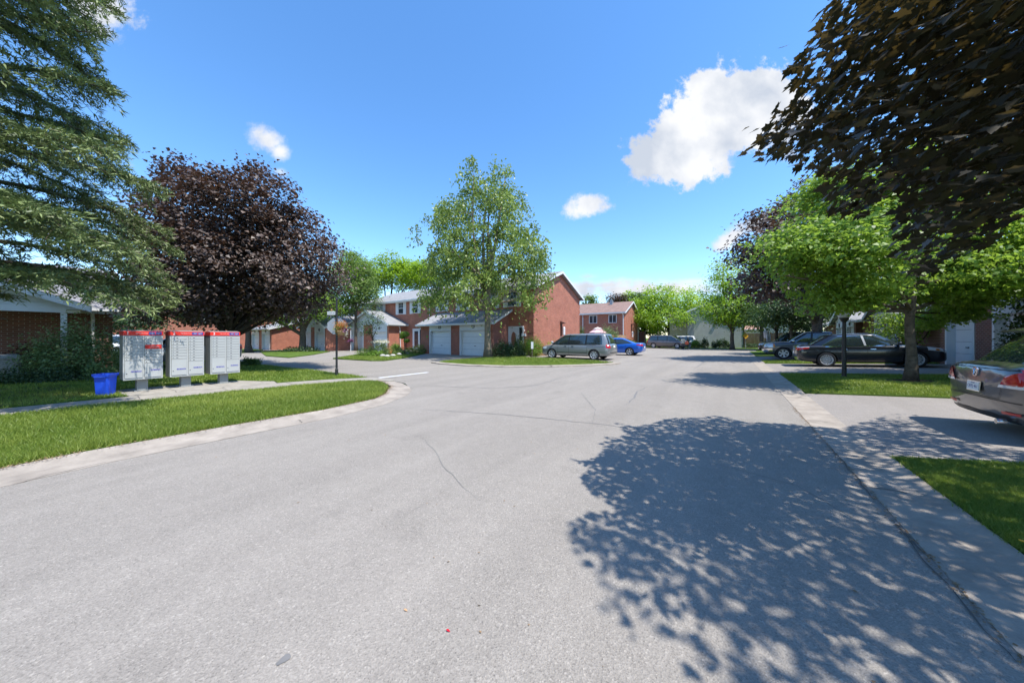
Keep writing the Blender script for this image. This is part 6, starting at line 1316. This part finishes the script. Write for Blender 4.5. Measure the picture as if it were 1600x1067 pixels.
    far('broad lime-green tree behind the brown minivan', 1047, 50, .42, 3.2, [(1045, 470, 48, 20), (1010, 482, 26, 22), (1080, 485, 30, 18), (1040, 495, 50, 18, -2), (1090, 500, 22, 12), (1045, 480, 55, 22, 3), (1015, 505, 22, 14), (1030, 460, 30, 14)], n=15000, nc=330)
    far('feathery lime-green tree in front of the grey sided house', 1144, 38, .22, 3.4, [(1140, 435, 28, 22), (1165, 455, 34, 26), (1120, 455, 28, 20), (1140, 480, 42, 22), (1115, 485, 24, 14, -1), (1175, 490, 30, 16), (1130, 415, 14, 10), (1150, 500, 30, 10)], n=14000, ls=.22, nc=300, bark='bark')
    far('mid-green tree between the grey house and the parked black car', 1190, 36, .2, 3.0, [(1190, 480, 36, 20), (1170, 490, 20, 14), (1215, 475, 28, 22), (1200, 495, 34, 12)], 'leaf_mid', 9000, .2, 'bark')
    far('slim green tree above the blue car at the right', 1213, 27, .13, 2.6, [(1210, 480, 24, 16), (1230, 490, 22, 14), (1200, 500, 22, 10), (1240, 470, 26, 18)], 'leaf_mid', 6000, .16, 'bark')
    far('green tree leaning over the bonnet of the grey pickup', 1236, 25, .11, 2.3, [(1240, 495, 24, 14), (1255, 505, 18, 10), (1230, 480, 24, 14), (1262, 485, 20, 16)], 'leaf_deep', 6000, .14, 'bark')
    far('dark green tree left of the broad lime tree', 1007, 56, .3, 3.5, [(1000, 480, 20, 24), (990, 500, 16, 20), (1012, 505, 16, 16), (1025, 515, 18, 10)], 'leaf_mid', 7000, .32)
    for i, (px, py, r, ry, lf, lab) in enumerate([(965, 468, 14, 8, 'leaf_purple', 'small dark purple treetop above the brown roof'), (985, 465, 16, 9, 'leaf_lime', 'lime-green treetop above the gable of the brown-roofed house'), (921, 470, 10, 7, 'leaf_soft', 'faint green treetop just right of the big brick gable'), (1075, 485, 22, 12, 'leaf_mid', 'dark green treetop between the two lime trees')]):
        Y = 75; b2 = at(px, 540, Y); b2.z = 0
        tree(lab, b2, .3, 5.5, [L(px, py, r, ry, Y), L(px+6, py+8, r, ry, Y), L(px-6, py+12, r, ry, Y, 2)], 90, 3200, .42, lf, 'bark_dark', .8)
    # left: trees among the garages
    far('leafy tree with a thick trunk in front of the gabled garage at the left', 473, 33.0, .33, 3.2, [(470, 470, 50, 24), (440, 485, 36, 18, -1), (510, 482, 34, 18), (500, 465, 28, 20, 1), (400, 488, 36, 14)], 'leaf_maple', 13000, .2, 'bark', .6)
    far('dark-trunked tree in front of the far left garages', 388, 31.0, .27, 3.4, [(385, 480, 55, 26), (350, 470, 40, 30), (420, 475, 40, 26), (320, 490, 40, 20)], 'leaf_deep', 12000, .2, 'bark', .6)
    far('light green fine-leaved tree before the left townhouse', 556, 35.0, .17, 5.3, [(548, 455, 30, 24), (560, 425, 22, 22), (535, 480, 24, 14), (575, 450, 18, 22), (545, 405, 18, 12)], 'leaf_soft', 12000, .18, 'bark', .6)
    far('bright green tree rising behind the left townhouse roof', 605, 52, .4, 5, [(600, 425, 34, 20), (630, 430, 34, 22), (615, 410, 24, 12), (655, 425, 26, 18), (580, 440, 22, 16)], 'leaf_lime', 13000, .32)
    far('tall lime-green tree behind the purple maple', 545, 58, .4, 5, [(548, 410, 22, 16), (540, 430, 26, 20), (560, 440, 20, 20)], 'leaf_lime', 8000, .34)
    far('green tree partly hidden by the centre tree', 668, 60, .4, 5, [(665, 425, 24, 18), (650, 440, 22, 14), (690, 440, 24, 14)], 'leaf_mid', 6000, .34)
    far('dark conifer-like tree behind the spruce boughs', 160, 30, .3, 3, [(185, 480, 50, 40), (150, 470, 60, 40, 3), (210, 500, 30, 26)], 'leaf_deep', 9000, .2, 'bark_dark', .6)
    for i, (px, Y, py, lf) in enumerate([(-60, 44, 470, 'leaf_deep'), (30, 50, 478, 'leaf_mid'), (110, 58, 482, 'leaf_deep'), (205, 62, 480, 'leaf_mid'), (270, 56, 484, 'leaf_deep'), (330, 64, 482, 'leaf_lime'), (425, 62, 478, 'leaf_mid'), (480, 66, 470, 'leaf_deep')]):
        far(['deep green tree far at the left edge', 'mid-green tree far behind the porch roof', 'deep green tree far behind the tall shrub', 'mid-green tree far behind mailbox 1', 'deep green tree far behind mailbox 2', 'lime-green tree far behind mailbox 3', 'mid-green tree far behind the low garage block', 'deep green tree far behind the left townhouse'][i], px, Y, .3, 2.5, [(px, py, 42, 30), (px-30, py+14, 30, 22), (px+30, py+12, 30, 24), (px, py+26, 50, 14)], lf, 5200, .42, nc=130, cr=1.0)
    for i, (px, Y, py, lf) in enumerate([(1225, 62, 490, 'leaf_mid'), (1262, 48, 480, 'leaf_deep'), (1310, 45, 470, 'leaf_mid'), (1400, 38, 450, 'leaf_deep'), (1520, 34, 430, 'leaf_mid')]):
        far(['mid-green tree beyond the long dark fence', 'deep green tree beyond the end of the brick row', 'mid-green tree behind the farthest garages', 'deep green tree behind the right-hand row roofs', 'mid-green tree behind the nearest right-hand roof'][i], px, Y, .3, 2.5, [(px, py, 40, 26), (px-28, py+14, 28, 22), (px+30, py+12, 30, 24), (px, py+26, 46, 16)], lf, 5200, .3, nc=130, cr=.9)
    # dark evergreen shrub before the near garage on the right
    shrub('dark evergreen bush in front of the garage door above the grey wagon', at(1632, 600, 9.1), .75, 2.75, 12000, 'leaf_deep', .075)
place_trees()
# ---------------------------------------------------------------- near purple maple: crown overhead at the right, trunk outside the picture
def near_maple():
    base = np.array([5.0, 3.6, zr(5.0)+.04])
    root = empty('maple_tree', tuple(base), 0, 'dark purple-leaved maple overhanging the road from the right, closest to the camera', 'tree')
    sil = [(1205, -60), (1212, 40), (1203, 75), (1238, 95), (1232, 125), (1245, 150), (1200, 175), (1165, 190), (1133, 212), (1140, 224), (1165, 240), (1182, 252), (1238, 242), (1245, 262), (1290, 272), (1285, 300), (1305, 330), (1345, 342), (1392, 298), (1425, 285), (1402, 345), (1400, 400), (1422, 425), (1450, 440), (1478, 402), (1530, 398), (1560, 360), (1600, 335), (2600, 330), (2600, -60)]
    sh = [(975, 663), (1010, 672), (1060, 659), (1140, 654), (1180, 664), (1260, 668), (1330, 676), (1430, 650), (1470, 652), (1530, 672), (1600, 688), (2600, 700), (2600, 1600), (1000, 1600), (1085, 1075), (1040, 1020), (968, 992), (955, 940), (912, 890), (918, 860), (898, 823), (945, 808), (985, 800), (950, 780), (922, 758), (940, 738), (903, 719), (945, 722), (965, 705), (955, 690), (1000, 684)]
    k = np.array(sdir)/sdir.z
    def ok(P, mar=0.):
        X = CA*P[:, 0]+SA*P[:, 1]; Y = -SA*P[:, 0]+CA*P[:, 1]; Ys = np.where(Y > .05, Y, .05)
        px = 800+FPX*X/Ys; py = HOR-FPX*(P[:, 2]-CAMH)/Ys
        vis = (Y <= .05) | (py < -60) | (px > 2600) | inpoly(px, py, sil)
        G = P-k*(P[:, 2:3]-0.03); X = CA*G[:, 0]+SA*G[:, 1]; Y2 = -SA*G[:, 0]+CA*G[:, 1]; Ys = np.where(Y2 > .05, Y2, .05)
        px = 800+FPX*X/Ys+14; py = HOR+FPX*CAMH/Ys+4
        shd = (Y2 <= .05) | (py > 1600) | (px > 2600) | inpoly(px, py, sh)
        far_ = np.linalg.norm(P-np.array([0, 0, 1.5]), axis=1) > 1.7
        return vis & shd & far_
    n0 = 60000; q = unit(n0)*(rng.random((n0, 1))**.45); c0 = np.array([4.9, 3.4, 4.9]); P = c0+q*np.array([5.2, 4.9, 3.4])
    P = P[ok(P)]; P = P[P[:, 2] > 1.95]
    # leafy clusters on the limbs that hang into the picture
    m = 400000; pxs = rng.uniform(1120, 1700, m); pys = rng.uniform(-120, 450, m); Ys = rng.uniform(1.6, 5.0, m)
    X = (pxs-800)/FPX*Ys; V2 = np.column_stack([CA*X-SA*Ys, SA*X+CA*Ys, CAMH-(pys-HOR)*Ys/FPX]); V2 = V2[ok(V2)]
    V2 = V2[(((V2-c0)/np.array([6.4, 6.0, 4.4]))**2).sum(1) < 1]; V2 = V2[V2[:, 2] > 1.95]
    X = CA*P[:, 0]+SA*P[:, 1]; Y = -SA*P[:, 0]+CA*P[:, 1]; hid = (Y < .05) | (X/np.maximum(Y, .05) > 1.66)
    sel = np.concatenate([P[:860], V2[:360], P[860:][hid[860:]][:620]])
    per = 23; ci = np.repeat(np.arange(len(sel)), per); n = len(ci)
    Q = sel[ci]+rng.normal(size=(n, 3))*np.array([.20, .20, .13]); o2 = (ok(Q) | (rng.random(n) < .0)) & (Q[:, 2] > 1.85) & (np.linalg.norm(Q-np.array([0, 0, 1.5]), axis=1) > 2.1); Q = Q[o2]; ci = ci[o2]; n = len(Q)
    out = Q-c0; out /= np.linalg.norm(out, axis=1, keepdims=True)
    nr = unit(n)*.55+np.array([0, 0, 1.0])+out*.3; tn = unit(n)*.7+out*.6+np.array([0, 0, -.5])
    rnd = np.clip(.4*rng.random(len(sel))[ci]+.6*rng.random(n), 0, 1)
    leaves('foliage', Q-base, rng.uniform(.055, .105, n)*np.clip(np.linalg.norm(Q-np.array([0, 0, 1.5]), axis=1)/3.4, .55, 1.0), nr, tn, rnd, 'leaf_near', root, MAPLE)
    tb = MB(); tb.tube([(0, 0, -.1), (0, 0, .3), (0.03, 0, 1.1), (0, .03, 2.1), (0, 0, 3.2), (0, -.05, 5.0), (0, 0, 7.3)], [.27, .2, .175, .16, .13, .08, .02], 12); tb.build('trunk', 'bark', root, smooth=True)
    br = MB(); T = []
    for j in range(16):
        t = sel[(j*53) % len(sel)]-base; z0 = random.uniform(1.7, 4.5); pp = limb_pts((0, 0, z0), t*np.array([.85, .85, .9]), -.04, .07, 7)
        br.tube(pp, [.055*(1-.85*i/7) for i in range(8)], 6); T += [tuple(p) for p in pp[2:]]
    T = np.array(T)
    for j in range(0, len(sel), 2):
        c = sel[j]-base; d = np.linalg.norm(T-c, axis=1); m = int(np.argmin(d)); pp = limb_pts(T[m], c, -.02, .06, 3)
        if d[m] < 1.6: br.tube(pp, [.015, .011, .007, .003], 4, cap=False)
    br.build('branch', 'bark', root, smooth=True)
near_maple()
